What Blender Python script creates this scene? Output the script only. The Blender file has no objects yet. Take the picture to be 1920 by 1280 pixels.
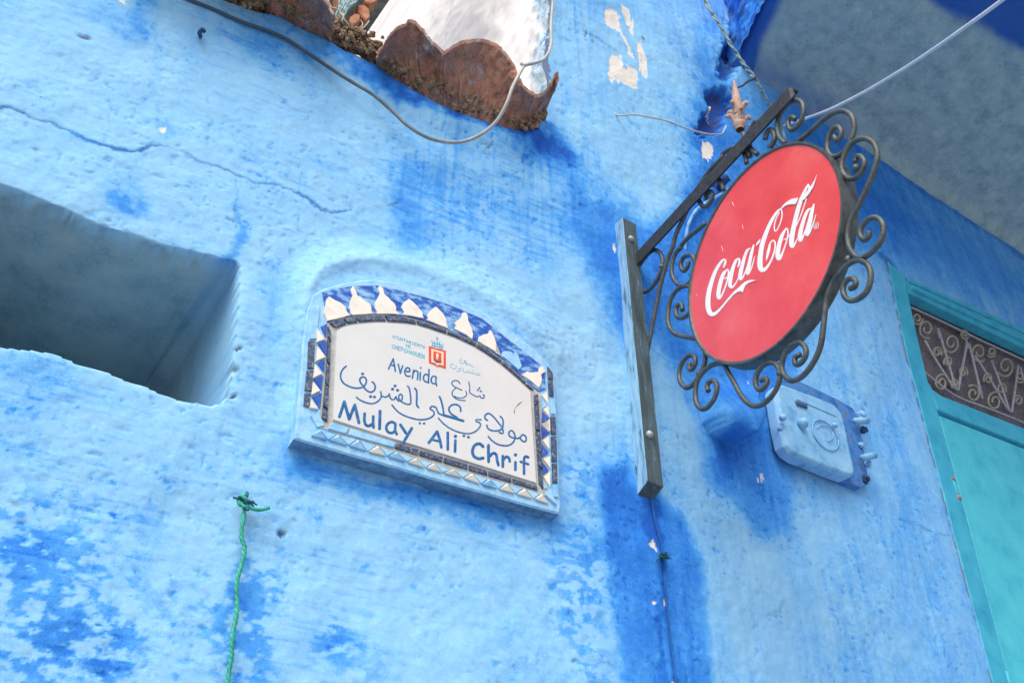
import bpy, math, random
import numpy as np
from mathutils import Vector

S = bpy.context.scene
col = S.collection
R = math.radians
random.seed(7)

# ------------------------------------------------------------------ camera
FPX = 1900.0
TILT = R(38)
CAM = np.array([0.0, 0.0, 1.6])
cd = bpy.data.cameras.new('camera')
cd.sensor_width = 36.0
cd.lens = 36.0 * FPX / 1920.0
cd.clip_start = 0.05
cd.clip_end = 500
cam = bpy.data.objects.new('camera', cd)
col.objects.link(cam)
cam.location = CAM
cam.rotation_euler = (R(90) + TILT, 0, 0)
S.camera = cam

# ------------------------------------------------------------------ sky, sun, exposure
SUN_AZ, SUN_EL = R(192), R(50)
w = bpy.data.worlds.new('World')
S.world = w
w.use_nodes = True
nt = w.node_tree
bg = nt.nodes['Background']
sky = nt.nodes.new('ShaderNodeTexSky')
sky.sky_type = 'NISHITA'
sky.sun_disc = False
sky.sun_elevation = SUN_EL
sky.sun_rotation = SUN_AZ
sky.air_density = 1.0
sky.dust_density = 6.0
sky.ozone_density = 0.6
nt.links.new(sky.outputs[0], bg.inputs[0])
bg.inputs[1].default_value = 0.15
sd = bpy.data.lights.new('sun', 'SUN')
sd.energy = 1.0
sd.angle = R(60)
sd.color = (1.0, 0.97, 0.93)
sun = bpy.data.objects.new('sun', sd)
col.objects.link(sun)
sun.location = (0, -3, 12)
sv = Vector((math.sin(SUN_AZ) * math.cos(SUN_EL), math.cos(SUN_AZ) * math.cos(SUN_EL), math.sin(SUN_EL)))
sun.rotation_euler = sv.to_track_quat('Z', 'Y').to_euler()
S.view_settings.view_transform = 'Standard'
S.view_settings.look = 'None'
S.view_settings.gamma = 1.0
S.view_settings.use_curve_mapping = False
S.view_settings.exposure = 0.38

# ------------------------------------------------------------------ survey helpers: sight lines met with real planes
FW = np.array([0, math.cos(TILT), math.sin(TILT)])
UP = np.array([0, -math.sin(TILT), math.cos(TILT)])
RT = np.array([1.0, 0, 0])
ZV = np.array([0, 0, 1.0])


def ray(x, y):
    return FW * FPX + RT * (x - 960.0) - UP * (y - 640.0)


def to_px(P):
    q = P - CAM
    d = q @ FW
    return 960 + FPX * (q @ RT) / d, 640 - FPX * (q @ UP) / d


class Plane:
    def __init__(self, p, n):
        self.p = np.array(p, float)
        self.n = np.array(n, float)

    def off(self, o):
        return Plane(self.p + self.n * o, self.n)

    def at(self, x, y, o=0.0):
        r = ray(x, y)
        t = ((self.p - CAM) @ self.n) / (r @ self.n)
        return CAM + r * t + self.n * o


def dirs(a):
    a = R(a)
    return np.array([math.sin(a), math.cos(a), 0]), np.array([math.cos(a), -math.sin(a), 0])


D1, N1 = dirs(61.5)
D2, N2 = dirs(55.0)
_r = ray(810, 760)
_pl = Plane(CAM + _r / FPX * 2.5, N1)
BEND = _pl.at(1130, 600)
# plan of the wall: two straight runs joined by a soft bend
SS = np.arange(-4.0, 7.0, 0.005)
_t = np.clip((SS + 0.12) / 0.24, 0, 1)
_t = _t * _t * (3 - 2 * _t)
ANG = np.radians(61.5 + (55.0 - 61.5) * _t)
_dx, _dy = np.sin(ANG) * 0.005, np.cos(ANG) * 0.005
PX_ = np.concatenate([[0], np.cumsum(_dx)[:-1]])
PY_ = np.concatenate([[0], np.cumsum(_dy)[:-1]])
_i0 = int(np.argmin(abs(SS)))
PX_ += BEND[0] - PX_[_i0]
PY_ += BEND[1] - PY_[_i0]


def path(s):
    x = np.interp(s, SS, PX_)
    y = np.interp(s, SS, PY_)
    a = np.interp(s, SS, ANG)
    return x, y, np.cos(a), -np.sin(a)


def wall_pt(s, z, o=0.0):
    x, y, nx, ny = path(s)
    return np.array([x + nx * o, y + ny * o, z])


W1 = Plane(wall_pt(-1.0, 0), N1)
W2 = Plane(wall_pt(1.0, 0), N2)
S1_0 = wall_pt(-1.0, 0)
S2_0 = wall_pt(1.0, 0)


def s_of(P, which):
    return (P - S1_0) @ D1 - 1.0 if which == 1 else (P - S2_0) @ D2 + 1.0


# ------------------------------------------------------------------ numpy noise
def _hash(ix, iy, seed):
    n = (ix.astype(np.int64) * 374761393 + iy.astype(np.int64) * 668265263 + seed * 1442695041) & 0x7fffffff
    n = ((n ^ (n >> 13)) * 1274126177) & 0x7fffffff
    return ((n ^ (n >> 16)) & 0xffff) / 65535.0


def vnoise(x, y, seed=0):
    ix = np.floor(x); iy = np.floor(y)
    fx = x - ix; fy = y - iy
    fx = fx * fx * (3 - 2 * fx); fy = fy * fy * (3 - 2 * fy)
    a = _hash(ix, iy, seed); b = _hash(ix + 1, iy, seed)
    c = _hash(ix, iy + 1, seed); d = _hash(ix + 1, iy + 1, seed)
    return (a + (b - a) * fx) * (1 - fy) + (c + (d - c) * fx) * fy


def fbm(x, y, oct=4, seed=0):
    v = 0; amp = 1; tot = 0
    for k in range(oct):
        v = v + amp * vnoise(x, y, seed + k * 17)
        tot += amp
        amp *= 0.55
        x = x * 2.03 + 11.3
        y = y * 2.03 + 5.7
    return v / tot


def sstep(a, b, x):
    t = np.clip((x - a) / (b - a), 0, 1)
    return t * t * (3 - 2 * t)


def inside(poly, x, y):
    poly = np.array(poly, float)
    r = np.zeros(x.shape, bool)
    j = len(poly) - 1
    for i in range(len(poly)):
        xi, yi = poly[i]; xj, yj = poly[j]
        if yi != yj:
            c = ((yi > y) != (yj > y)) & (x < (xj - xi) * (y - yi) / (yj - yi) + xi)
            r ^= c
        j = i
    return r


def seg_near(pts, x, y, closed=False):
    """distance to a polyline, and the nearest point"""
    pts = np.array(pts, float)
    best = np.full(x.shape, 1e9); bx = np.zeros(x.shape); by = np.zeros(x.shape)
    n = len(pts)
    for i in range(n if closed else n - 1):
        a = pts[i]; b = pts[(i + 1) % n]
        d = b - a
        L = d @ d + 1e-12
        t = np.clip(((x - a[0]) * d[0] + (y - a[1]) * d[1]) / L, 0, 1)
        qx = a[0] + d[0] * t; qy = a[1] + d[1] * t
        dd = np.hypot(x - qx, y - qy)
        m = dd < best
        best[m] = dd[m]; bx[m] = qx[m]; by[m] = qy[m]
    return best, bx, by


# ------------------------------------------------------------------ object helpers
def thing(name, label, cat, loc, group=None):
    o = bpy.data.objects.new(name, None)
    o.empty_display_size = 0.1
    col.objects.link(o)
    o.location = loc
    o['label'] = label
    o['category'] = cat
    if group:
        o['group'] = group
    return o


def root_loc(o):
    l = Vector((0, 0, 0))
    while o is not None:
        l += o.location
        o = o.parent
    return np.array(l)


def mesh(name, verts, faces, mat, parent=None, smooth=False, kind=None, attrs=None, label=None, cat=None, group=None, base=None):
    v = np.array(verts, float)
    org = root_loc(parent) if parent is not None else (np.array(base) if base is not None else v.mean(0))
    me = bpy.data.meshes.new(name)
    v = v - org
    if isinstance(faces, np.ndarray):
        k = faces.shape[1]
        me.vertices.add(len(v)); me.vertices.foreach_set('co', v.astype(np.float32).ravel())
        me.loops.add(faces.size); me.loops.foreach_set('vertex_index', faces.astype(np.int32).ravel())
        me.polygons.add(len(faces))
        me.polygons.foreach_set('loop_start', np.arange(0, faces.size, k, dtype=np.int32))
        me.update(calc_edges=True)
        me.validate()
    else:
        me.from_pydata([tuple(p) for p in v], [], [tuple(q) for q in faces])
    if smooth:
        me.polygons.foreach_set('use_smooth', np.ones(len(me.polygons), bool))
    if attrs:
        for k, a in attrs.items():
            at = me.attributes.new(k, 'FLOAT', 'POINT')
            at.data.foreach_set('value', np.asarray(a, np.float32).ravel())
    me.materials.append(mat)
    me.update()
    o = bpy.data.objects.new(name, me)
    col.objects.link(o)
    if parent is not None:
        o.parent = parent
    else:
        o.location = org
    if kind: o['kind'] = kind
    if label: o['label'] = label
    if cat: o['category'] = cat
    if group: o['group'] = group
    return o


class MB:
    def __init__(self):
        self.v = []; self.f = []

    def add(self, v, f):
        b = len(self.v)
        self.v += [tuple(p) for p in v]
        self.f += [tuple(i + b for i in q) for q in f]
        return self

    def build(self, name, mat, parent=None, **k):
        return mesh(name, self.v, self.f, mat, parent, **k)


def catmull(pts, n=5, closed=False):
    P = np.array(pts, float)
    if n <= 1 or len(P) < 3:
        return P
    out = []
    m = len(P)
    for i in range(m - 1):
        p0 = P[max(i - 1, 0)]; p1 = P[i]; p2 = P[i + 1]; p3 = P[min(i + 2, m - 1)]
        for k in range(n):
            t = k / n
            out.append(0.5 * (2 * p1 + (p2 - p0) * t + (2 * p0 - 5 * p1 + 4 * p2 - p3) * t * t + (3 * p1 - p0 - 3 * p2 + p3) * t ** 3))
    out.append(P[-1])
    return np.array(out)


def tube_data(P, r, k=8, cap=True):
    P = np.array(P, float)
    n = len(P)
    rr = np.full(n, r) if np.isscalar(r) else np.array(r, float)
    T = np.gradient(P, axis=0)
    T /= np.linalg.norm(T, axis=1)[:, None] + 1e-12
    a = np.array([0, 0, 1.0]) if abs(T[0][2]) < 0.9 else np.array([1.0, 0, 0])
    nrm = np.cross(T[0], a); nrm /= np.linalg.norm(nrm)
    v = []; fcs = []
    for i in range(n):
        nrm = nrm - T[i] * (nrm @ T[i]); nrm /= np.linalg.norm(nrm) + 1e-12
        b = np.cross(T[i], nrm)
        for j in range(k):
            q = 2 * math.pi * j / k
            v.append(P[i] + (nrm * math.cos(q) + b * math.sin(q)) * rr[i])
    for i in range(n - 1):
        for j in range(k):
            fcs.append((i * k + j, i * k + (j + 1) % k, (i + 1) * k + (j + 1) % k, (i + 1) * k + j))
    if cap:
        fcs.append(tuple(range(k - 1, -1, -1)))
        fcs.append(tuple((n - 1) * k + j for j in range(k)))
    return v, fcs


def offset_poly(p, d):
    """move each edge of a closed 2-D polygon inwards by d"""
    p = np.array(p, float)
    n = len(p)
    A = 0.5 * sum(p[i][0] * p[(i + 1) % n][1] - p[(i + 1) % n][0] * p[i][1] for i in range(n))
    s = 1 if A > 0 else -1
    out = []
    for i in range(n):
        a, b, c = p[i - 1], p[i], p[(i + 1) % n]
        e1 = b - a; e2 = c - b
        e1 /= np.linalg.norm(e1) + 1e-9; e2 /= np.linalg.norm(e2) + 1e-9
        m1 = np.array([-e1[1], e1[0]]) * s; m2 = np.array([-e2[1], e2[0]]) * s
        m = m1 + m2
        L = np.linalg.norm(m)
        m = m / (L + 1e-9)
        out.append(b + m * d / max(0.35, m @ m1))
    return np.array(out)


def prism_data(pl, poly, o0, o1, inset=0.0, bev=0.0):
    """solid standing on plane pl between offsets o0 and o1 whose outline meets the sight lines of poly"""
    p = offset_poly(poly, inset) if inset else np.array(poly, float)
    n = len(p)
    base = [pl.at(x, y) for x, y in p]
    top = [pl.at(x, y) for x, y in (offset_poly(p, bev) if bev else p)]
    v = [b + pl.n * o0 for b in base]
    if bev:
        h = abs(o1 - o0)
        v += [b + pl.n * (o1 - min(0.4 * h, 0.004)) for b in base]
    v += [t + pl.n * o1 for t in top]
    L = len(v) // n
    # orient: side loops seen from outside along +n
    f = []
    A = 0.5 * sum(p[i][0] * p[(i + 1) % n][1] - p[(i + 1) % n][0] * p[i][1] for i in range(n))
    ccw = A < 0
    for k in range(L - 1):
        for i in range(n):
            j = (i + 1) % n
            q = (k * n + i, k * n + j, (k + 1) * n + j, (k + 1) * n + i)
            f.append(q if ccw else q[::-1])
    t = tuple((L - 1) * n + i for i in range(n)); b0 = tuple(range(n))
    f.append(t if ccw else t[::-1])
    f.append(b0[::-1] if ccw else b0)
    return v, f


def ribbon_data(pl, pts, n=5, h=0.001, o=0.0, caps=True):
    """a raised painted stroke along (x, y, width) points lying on plane pl"""
    P = catmull(pts, n)
    c = P[:, :2]; wd = np.maximum(P[:, 2], 0.15)
    T = np.gradient(c, axis=0)
    T /= np.linalg.norm(T, axis=1)[:, None] + 1e-9
    sec = [(c[i], T[i], wd[i], 1.0) for i in range(len(c))]
    if caps:
        pre = [(c[0] - T[0] * wd[0] / 2 * math.cos(q), T[0], wd[0] * math.sin(q), math.sin(q)) for q in (0.15, 0.6, 1.1)]
        post = [(c[-1] + T[-1] * wd[-1] / 2 * math.cos(q), T[-1], wd[-1] * math.sin(q), math.sin(q)) for q in (1.1, 0.6, 0.15)]
        sec = pre + sec + post
    v = []; f = []
    for cc, t, ww, hh in sec:
        nn = np.array([-t[1], t[0]])
        for q, lift in ((-0.5, 0), (-0.36, 0.8), (0, 1), (0.36, 0.8), (0.5, 0)):
            x, y = cc + nn * ww * q
            v.append(pl.at(x, y, o + h * lift * hh))
    for i in range(len(sec) - 1):
        for j in range(4):
            f.append((i * 5 + j, i * 5 + j + 1, (i + 1) * 5 + j + 1, (i + 1) * 5 + j)[::-1])
    return v, f


def zm(x0, y0, s, pts):
    """readings taken in an enlarged view back to picture units"""
    return [(x0 + p[0] / s, y0 + p[1] / s) + tuple(q / s for q in p[2:]) for p in pts]


def wz(pts, wd):
    return [tuple(p) + (wd,) for p in pts]


# ------------------------------------------------------------------ materials
def new_mat(name):
    m = bpy.data.materials.new(name)
    m.use_nodes = True
    t = m.node_tree
    return m, t, t.nodes['Principled BSDF']


def nd(t, typ, **k):
    n = t.nodes.new(typ)
    for a, b in k.items():
        setattr(n, a, b)
    return n


def noise(t, scale, detail=4, rough=0.6, vec=None, stretch=None):
    n = nd(t, 'ShaderNodeTexNoise')
    n.inputs['Scale'].default_value = scale
    n.inputs['Detail'].default_value = detail
    n.inputs['Roughness'].default_value = rough
    if vec is None:
        vec = nd(t, 'ShaderNodeTexCoord').outputs['Object']
    if stretch:
        mp = nd(t, 'ShaderNodeMapping')
        mp.inputs['Scale'].default_value = stretch
        t.links.new(vec, mp.inputs[0])
        vec = mp.outputs[0]
    t.links.new(vec, n.inputs['Vector'])
    return n.outputs['Fac']


def mth(t, op, a, b=None, clamp=False):
    n = nd(t, 'ShaderNodeMath', operation=op)
    n.use_clamp = clamp
    for i, q in enumerate((a, b)):
        if q is None: continue
        if isinstance(q, (int, float)): n.inputs[i].default_value = q
        else: t.links.new(q, n.inputs[i])
    return n.outputs[0]


def ramp(t, fac, stops):
    n = nd(t, 'ShaderNodeValToRGB')
    e = n.color_ramp.elements
    while len(e) < len(stops): e.new(0.5)
    for q, (p, c) in zip(e, stops):
        q.position = p
        q.color = tuple(c) + (1,)
    t.links.new(fac, n.inputs[0])
    return n.outputs[0]


def mix(t, fac, a, b):
    n = nd(t, 'ShaderNodeMix', data_type='RGBA')
    for i, q in ((0, fac), (6, a), (7, b)):
        if isinstance(q, (int, float)): n.inputs[i].default_value = q
        elif isinstance(q, (tuple, list)): n.inputs[i].default_value = tuple(q) + (1,)
        else: t.links.new(q, n.inputs[i])
    return n.outputs[2]


def bump(t, bsdf, h, strength=0.3, dist=0.01):
    n = nd(t, 'ShaderNodeBump')
    n.inputs['Strength'].default_value = strength
    n.inputs['Distance'].default_value = dist
    t.links.new(h, n.inputs['Height'])
    t.links.new(n.outputs[0], bsdf.inputs['Normal'])


def attr(t, name):
    return nd(t, 'ShaderNodeAttribute', attribute_name=name).outputs['Fac']


def mottled(name, stops, scale=20, rough=0.7, metal=0.0, bscale=120, bstr=0.25, bdist=0.004, detail=6, stretch=None, grain=0.06, spec=0.3):
    m, t, b = new_mat(name)
    n = noise(t, scale, detail, 0.65, stretch=stretch)
    g = noise(t, 380, 2, 0.7)
    x = mth(t, 'ADD', n, mth(t, 'MULTIPLY', mth(t, 'SUBTRACT', g, 0.5), grain * 6))
    t.links.new(ramp(t, x, stops), b.inputs['Base Color'])
    b.inputs['Roughness'].default_value = rough
    b.inputs['Metallic'].default_value = metal
    b.inputs['Specular IOR Level'].default_value = spec
    bump(t, b, noise(t, bscale, 4, 0.6), bstr, bdist)
    return m


BLUES = [(0.0, (0.325, 0.635, 0.89)), (0.28, (0.215, 0.52, 0.875)), (0.50, (0.075, 0.35, 0.85)), (0.75, (0.024, 0.20, 0.71)), (1.0, (0.012, 0.11, 0.52))]


def limewash(name, streak=1.0):
    m, t, b = new_mat(name)
    D = attr(t, 'paint')
    n1 = noise(t, 7, 5, 0.65)
    n2 = noise(t, 60, 5, 0.7)
    st = noise(t, 22, 5, 0.7, stretch=(1.0, 1.0, 7.0))
    gr = noise(t, 300, 2, 0.8)
    x = mth(t, 'ADD', D, mth(t, 'MULTIPLY', mth(t, 'SUBTRACT', n1, 0.5), 0.40))
    x = mth(t, 'ADD', x, mth(t, 'MULTIPLY', mth(t, 'SUBTRACT', n2, 0.5), 0.30))
    x = mth(t, 'ADD', x, mth(t, 'MULTIPLY', mth(t, 'SUBTRACT', st, 0.5), 0.13 * streak))
    x = mth(t, 'ADD', x, mth(t, 'MULTIPLY', mth(t, 'SUBTRACT', gr, 0.5), 0.42))
    c = ramp(t, x, BLUES)
    c = mix(t, mth(t, 'MULTIPLY', attr(t, 'niche_grey'), 0.85), c, ramp(t, mth(t, 'ADD', noise(t, 9, 6, .7), mth(t, 'MULTIPLY', mth(t, 'SUBTRACT', gr, .5), .6)), [(.28, (.17, .30, .36)), (.5, (.32, .48, .55)), (.75, (.44, .57, .57))]))
    c = mix(t, attr(t, 'peel'), c, mix(t, noise(t, 90, 4), (0.66, 0.68, 0.66), (0.80, 0.79, 0.73)))
    c = mix(t, attr(t, 'grime'), c, mix(t, noise(t, 300, 3), (0.035, 0.05, 0.08), (0.12, 0.11, 0.10)))
    t.links.new(c, b.inputs['Base Color'])
    b.inputs['Roughness'].default_value = 0.85
    b.inputs['Specular IOR Level'].default_value = 0.2
    h = mth(t, 'ADD', mth(t, 'MULTIPLY', noise(t, 60, 7, 0.75, stretch=(1, 1, 2.0)), 0.6), mth(t, 'MULTIPLY', noise(t, 230, 4, 0.8), 0.4))
    bump(t, b, h, 0.42, 0.005)
    return m


M_wall = limewash('blue_limewash')


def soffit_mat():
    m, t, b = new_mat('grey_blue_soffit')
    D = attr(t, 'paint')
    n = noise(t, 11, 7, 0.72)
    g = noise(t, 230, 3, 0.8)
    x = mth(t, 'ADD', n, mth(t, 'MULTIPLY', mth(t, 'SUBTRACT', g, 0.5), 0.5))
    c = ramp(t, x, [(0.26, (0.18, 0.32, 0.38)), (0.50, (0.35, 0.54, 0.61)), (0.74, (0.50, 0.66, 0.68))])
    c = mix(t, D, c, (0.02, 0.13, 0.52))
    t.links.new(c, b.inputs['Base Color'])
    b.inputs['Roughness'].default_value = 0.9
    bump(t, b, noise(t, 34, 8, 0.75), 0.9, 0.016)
    return m


M_soffit = soffit_mat()
M_white = mottled('white_limewash', [(0.25, (0.62, 0.68, 0.74)), (0.5, (0.82, 0.83, 0.84)), (1, (0.86, 0.86, 0.86))], 9, 0.85, bscale=30, bstr=0.4)
M_ground = mottled('stone_paving', [(0.2, (0.26, 0.27, 0.28)), (0.8, (0.38, 0.39, 0.40))], 4, 0.9)


def tile_mat():
    m, t, b_ = new_mat('weathered_terracotta')
    c = ramp(t, mth(t, 'ADD', noise(t, 22, 6, .7), mth(t, 'MULTIPLY', mth(t, 'SUBTRACT', noise(t, 330, 2, .7), .5), .5)), [(.30, (.22, .11, .085)), (.50, (.50, .26, .19)), (.72, (.64, .42, .32))])
    c = mix(t, mth(t, 'MULTIPLY', ramp(t, noise(t, 6.5, 5, .7), [(.46, (0, 0, 0)), (.62, (1, 1, 1))]), .75), c, ramp(t, noise(t, 200, 3), [(.3, (.10, .085, .09)), (.7, (.30, .25, .26))]))
    c = mix(t, mth(t, 'MULTIPLY', ramp(t, noise(t, 13, 6, .75), [(.54, (0, 0, 0)), (.66, (1, 1, 1))]), .8), c, (.56, .55, .59))
    c = mix(t, mth(t, 'MULTIPLY', ramp(t, noise(t, 34, 5, .7), [(.60, (0, 0, 0)), (.68, (1, 1, 1))]), .7), c, (.10, .12, .06))
    t.links.new(c, b_.inputs['Base Color'])
    b_.inputs['Roughness'].default_value = .92
    b_.inputs['Specular IOR Level'].default_value = .2
    bump(t, b_, noise(t, 70, 7, .75), .9, .012)
    return m


M_tile = tile_mat()
M_brick = mottled('orange_terracotta', [(0.3, (0.22, 0.08, 0.04)), (0.55, (0.50, 0.24, 0.14)), (0.8, (0.62, 0.40, 0.28))], 30, 0.9, bscale=90, bstr=0.6)
M_mortar = mottled('mossy_mortar', [(0.25, (0.05, 0.04, 0.035)), (0.45, (0.20, 0.15, 0.11)), (0.58, (0.40, 0.30, 0.20)), (0.68, (0.16, 0.19, 0.10)), (0.9, (0.50, 0.44, 0.34))], 45, 0.95, bscale=70, bstr=0.9, bdist=0.012)
M_dark = mottled('dark_gap', [(0.3, (0.015, 0.02, 0.022)), (0.7, (0.07, 0.08, 0.075))], 30, 0.9)
M_iron = mottled('dark_iron', [(0.3, (0.045, 0.055, 0.062)), (0.6, (0.10, 0.125, 0.13)), (0.8, (0.15, 0.12, 0.10))], 40, 0.5, metal=0.35, bscale=200, bstr=0.35, grain=0.05, spec=0.5)
M_arm = mottled('black_iron', [(0.3, (0.022, 0.026, 0.034)), (0.65, (0.06, 0.065, 0.075)), (0.85, (0.13, 0.07, 0.05))], 60, 0.6, metal=0.2, bscale=200, grain=0.08)
M_post = mottled('worn_post_paint', [(0.40, (0.045, 0.07, 0.08)), (0.62, (0.09, 0.14, 0.17)), (0.67, (0.16, 0.34, 0.48)), (0.80, (0.34, 0.56, 0.74))], 18, 0.5, stretch=(3, 3, 0.5), bscale=150, grain=0.03)
M_post_side = mottled('post_paint_sheen', [(0.36, (0.06, 0.11, 0.15)), (0.46, (0.20, 0.42, 0.60)), (0.7, (0.36, 0.60, 0.78))], 24, 0.5, stretch=(3, 3, 0.4), bscale=150, grain=0.03)
M_bolt = mottled('bolt_steel', [(0.3, (0.25, 0.33, 0.36)), (0.7, (0.50, 0.58, 0.58))], 60, 0.5, metal=0.3)
M_red = mottled('red_sign_enamel', [(0.30, (0.72, 0.06, 0.068)), (0.5, (0.80, 0.088, 0.094)), (0.70, (0.83, 0.14, 0.14))], 6, 0.36, bscale=8, bstr=0.05, grain=0.05, spec=0.5)
M_logo = mottled('white_lettering', [(0.3, (0.82, 0.83, 0.85)), (0.7, (0.88, 0.88, 0.89))], 20, 0.4, bstr=0.05)
M_panel = mottled('white_glazed_panel', [(0.3, (0.60, 0.645, 0.67)), (0.7, (0.65, 0.695, 0.715))], 12, 0.25, bscale=14, bstr=0.06, grain=0.02, spec=0.5)
M_ink = mottled('blue_glaze_ink', [(0.3, (0.012, 0.085, 0.28)), (0.5, (0.02, 0.13, 0.36)), (0.7, (0.035, 0.24, 0.46))], 90, 0.3, bstr=0.1, grain=0.06)
M_teal = mottled('teal_ink', [(0.3, (0.05, 0.33, 0.55)), (0.7, (0.10, 0.45, 0.62))], 60, 0.4, bstr=0.05)
M_crest_red = mottled('crest_red', [(0.3, (0.60, 0.06, 0.06)), (0.7, (0.70, 0.10, 0.09))], 60, 0.4, bstr=0.05)
M_crest_cream = mottled('crest_cream', [(0.3, (0.80, 0.62, 0.36)), (0.7, (0.85, 0.72, 0.48))], 60, 0.4, bstr=0.05)
M_navy = mottled('navy_glazed_strip', [(0.30, (0.012, 0.022, 0.065)), (0.46, (0.03, 0.06, 0.16)), (0.55, (0.05, 0.14, 0.20)), (0.62, (0.11, 0.06, 0.12)), (0.72, (0.45, 0.50, 0.53))], 95, 0.3, bscale=160, bstr=0.5, grain=0.10, spec=0.5)
M_cobalt = mottled('cobalt_glaze', [(0.3, (0.012, 0.06, 0.38)), (0.62, (0.025, 0.12, 0.52)), (0.8, (0.25, 0.40, 0.70))], 60, 0.25, bscale=120, grain=0.06, spec=0.5)
M_cob_op = mottled('cobalt_brushed_over', [(0.30, (0.012, 0.06, 0.38)), (0.50, (0.025, 0.12, 0.50)), (0.55, (0.16, 0.36, 0.68)), (0.70, (0.30, 0.56, 0.84))], 26, 0.4, bscale=120, grain=0.05, stretch=(1, 1, 2.2))
M_plate = mottled('dark_blue_plate', [(0.3, (0.02, 0.10, 0.36)), (0.55, (0.07, 0.25, 0.60)), (0.68, (0.13, 0.14, 0.20)), (0.80, (0.24, 0.46, 0.72))], 30, 0.8, bscale=120, bstr=0.5)
M_cream = mottled('cream_glaze', [(0.25, (0.60, 0.62, 0.58)), (0.5, (0.78, 0.77, 0.70)), (0.8, (0.82, 0.81, 0.76))], 30, 0.3, bscale=60, grain=0.03, spec=0.5)
M_pale = mottled('pale_blue_overpaint', [(0.3, (0.17, 0.44, 0.78)), (0.5, (0.29, 0.58, 0.86)), (0.8, (0.42, 0.68, 0.86))], 35, 0.7, bscale=110, bstr=0.5, grain=0.05)
M_grout = mottled('grey_grout', [(0.3, (0.32, 0.36, 0.38)), (0.7, (0.52, 0.54, 0.52))], 80, 0.9)
M_meter = mottled('pale_blue_cast_iron', [(0.28, (0.09, 0.28, 0.54)), (0.45, (0.20, 0.48, 0.79)), (0.8, (0.32, 0.60, 0.86))], 18, 0.6, bscale=90, bstr=0.4, grain=0.05)
M_pipe = mottled('blue_painted_pipe', [(0.3, (0.05, 0.20, 0.48)), (0.55, (0.16, 0.38, 0.68)), (0.75, (0.40, 0.60, 0.78))], 40, 0.6)
M_deepcord = mottled('deep_blue_cord', [(0.3, (0.008, 0.07, 0.30)), (0.7, (0.018, 0.16, 0.48))], 30, 0.8)
M_rusty = mottled('rusty_blue_metal', [(0.3, (0.015, 0.045, 0.12)), (0.56, (0.035, 0.10, 0.22)), (0.66, (0.13, 0.09, 0.085)), (0.8, (0.22, 0.36, 0.52))], 28, 0.8, bscale=120, bstr=0.6)
M_door = mottled('turquoise_door_paint', [(0.28, (0.035, 0.42, 0.58)), (0.48, (0.065, 0.55, 0.71)), (0.75, (0.11, 0.63, 0.77))], 8, 0.45, bscale=60, bstr=0.25, grain=0.05, spec=0.4)
M_door_dk = mottled('turquoise_frame_paint', [(0.28, (0.022, 0.30, 0.52)), (0.48, (0.042, 0.42, 0.64)), (0.75, (0.07, 0.51, 0.71))], 11, 0.5, bscale=60, bstr=0.3, grain=0.05, spec=0.4)
M_glass = mottled('speckled_dark_glass', [(0.3, (0.04, 0.035, 0.05)), (0.5, (0.13, 0.11, 0.135)), (0.7, (0.30, 0.26, 0.29))], 120, 0.6, grain=0.3)  # lifted shadow tone and its grain put into the glass colour
M_grille = mottled('grey_grille_paint', [(0.3, (0.24, 0.27, 0.32)), (0.7, (0.42, 0.44, 0.50))], 60, 0.6)
M_grille_y = mottled('ochre_grille_paint', [(0.3, (0.27, 0.27, 0.22)), (0.7, (0.38, 0.37, 0.30))], 60, 0.6)
M_pink = mottled('faded_pink_finial', [(0.3, (0.24, 0.16, 0.13)), (0.55, (0.46, 0.32, 0.27)), (0.8, (0.58, 0.42, 0.36))], 40, 0.7, bscale=120, bstr=0.4)
M_cable = mottled('cream_cable', [(0.3, (0.34, 0.37, 0.37)), (0.7, (0.52, 0.53, 0.49))], 12, 0.6)
M_cable_dk = mottled('dark_cable', [(0.3, (0.03, 0.06, 0.09)), (0.7, (0.10, 0.16, 0.18))], 25, 0.6)
M_cable_w = mottled('white_cable', [(0.3, (0.62, 0.66, 0.70)), (0.7, (0.76, 0.78, 0.80))], 25, 0.5)
M_cord = mottled('painted_cord', [(0.35, (0.06, 0.14, 0.18)), (0.5, (0.22, 0.36, 0.40)), (0.7, (0.48, 0.60, 0.62))], 45, 0.7)
M_rope = mottled('green_twine', [(0.3, (0.02, 0.26, 0.20)), (0.6, (0.05, 0.46, 0.34)), (0.8, (0.10, 0.58, 0.44))], 40, 0.6, bscale=300)
M_rope_dk = mottled('dirty_green_fibre', [(0.3, (0.015, 0.09, 0.13)), (0.7, (0.03, 0.22, 0.25))], 60, 0.8)
M_leaf = mottled('yellow_green_leaf', [(0.3, (0.14, 0.22, 0.04)), (0.7, (0.42, 0.44, 0.07))], 30, 0.6)
M_dry = mottled('dry_leaf', [(0.3, (0.30, 0.16, 0.08)), (0.7, (0.58, 0.40, 0.26))], 40, 0.8)
M_straw = mottled('dry_stem', [(0.3, (0.40, 0.36, 0.28)), (0.7, (0.62, 0.58, 0.48))], 40, 0.8)

# ------------------------------------------------------------------ ground
mesh('ground', [(-60, -60, 0), (60, -60, 0), (60, 60, 0), (-60, 60, 0)], [(0, 1, 2, 3)], M_ground, kind='structure', base=(0, 0, 0))

# ------------------------------------------------------------------ house
house = thing('blue_house', 'blue limewashed house wall with deep niche, tile eave, overhang and turquoise door', 'house', (0.3, 2.4, 0.0))

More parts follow.
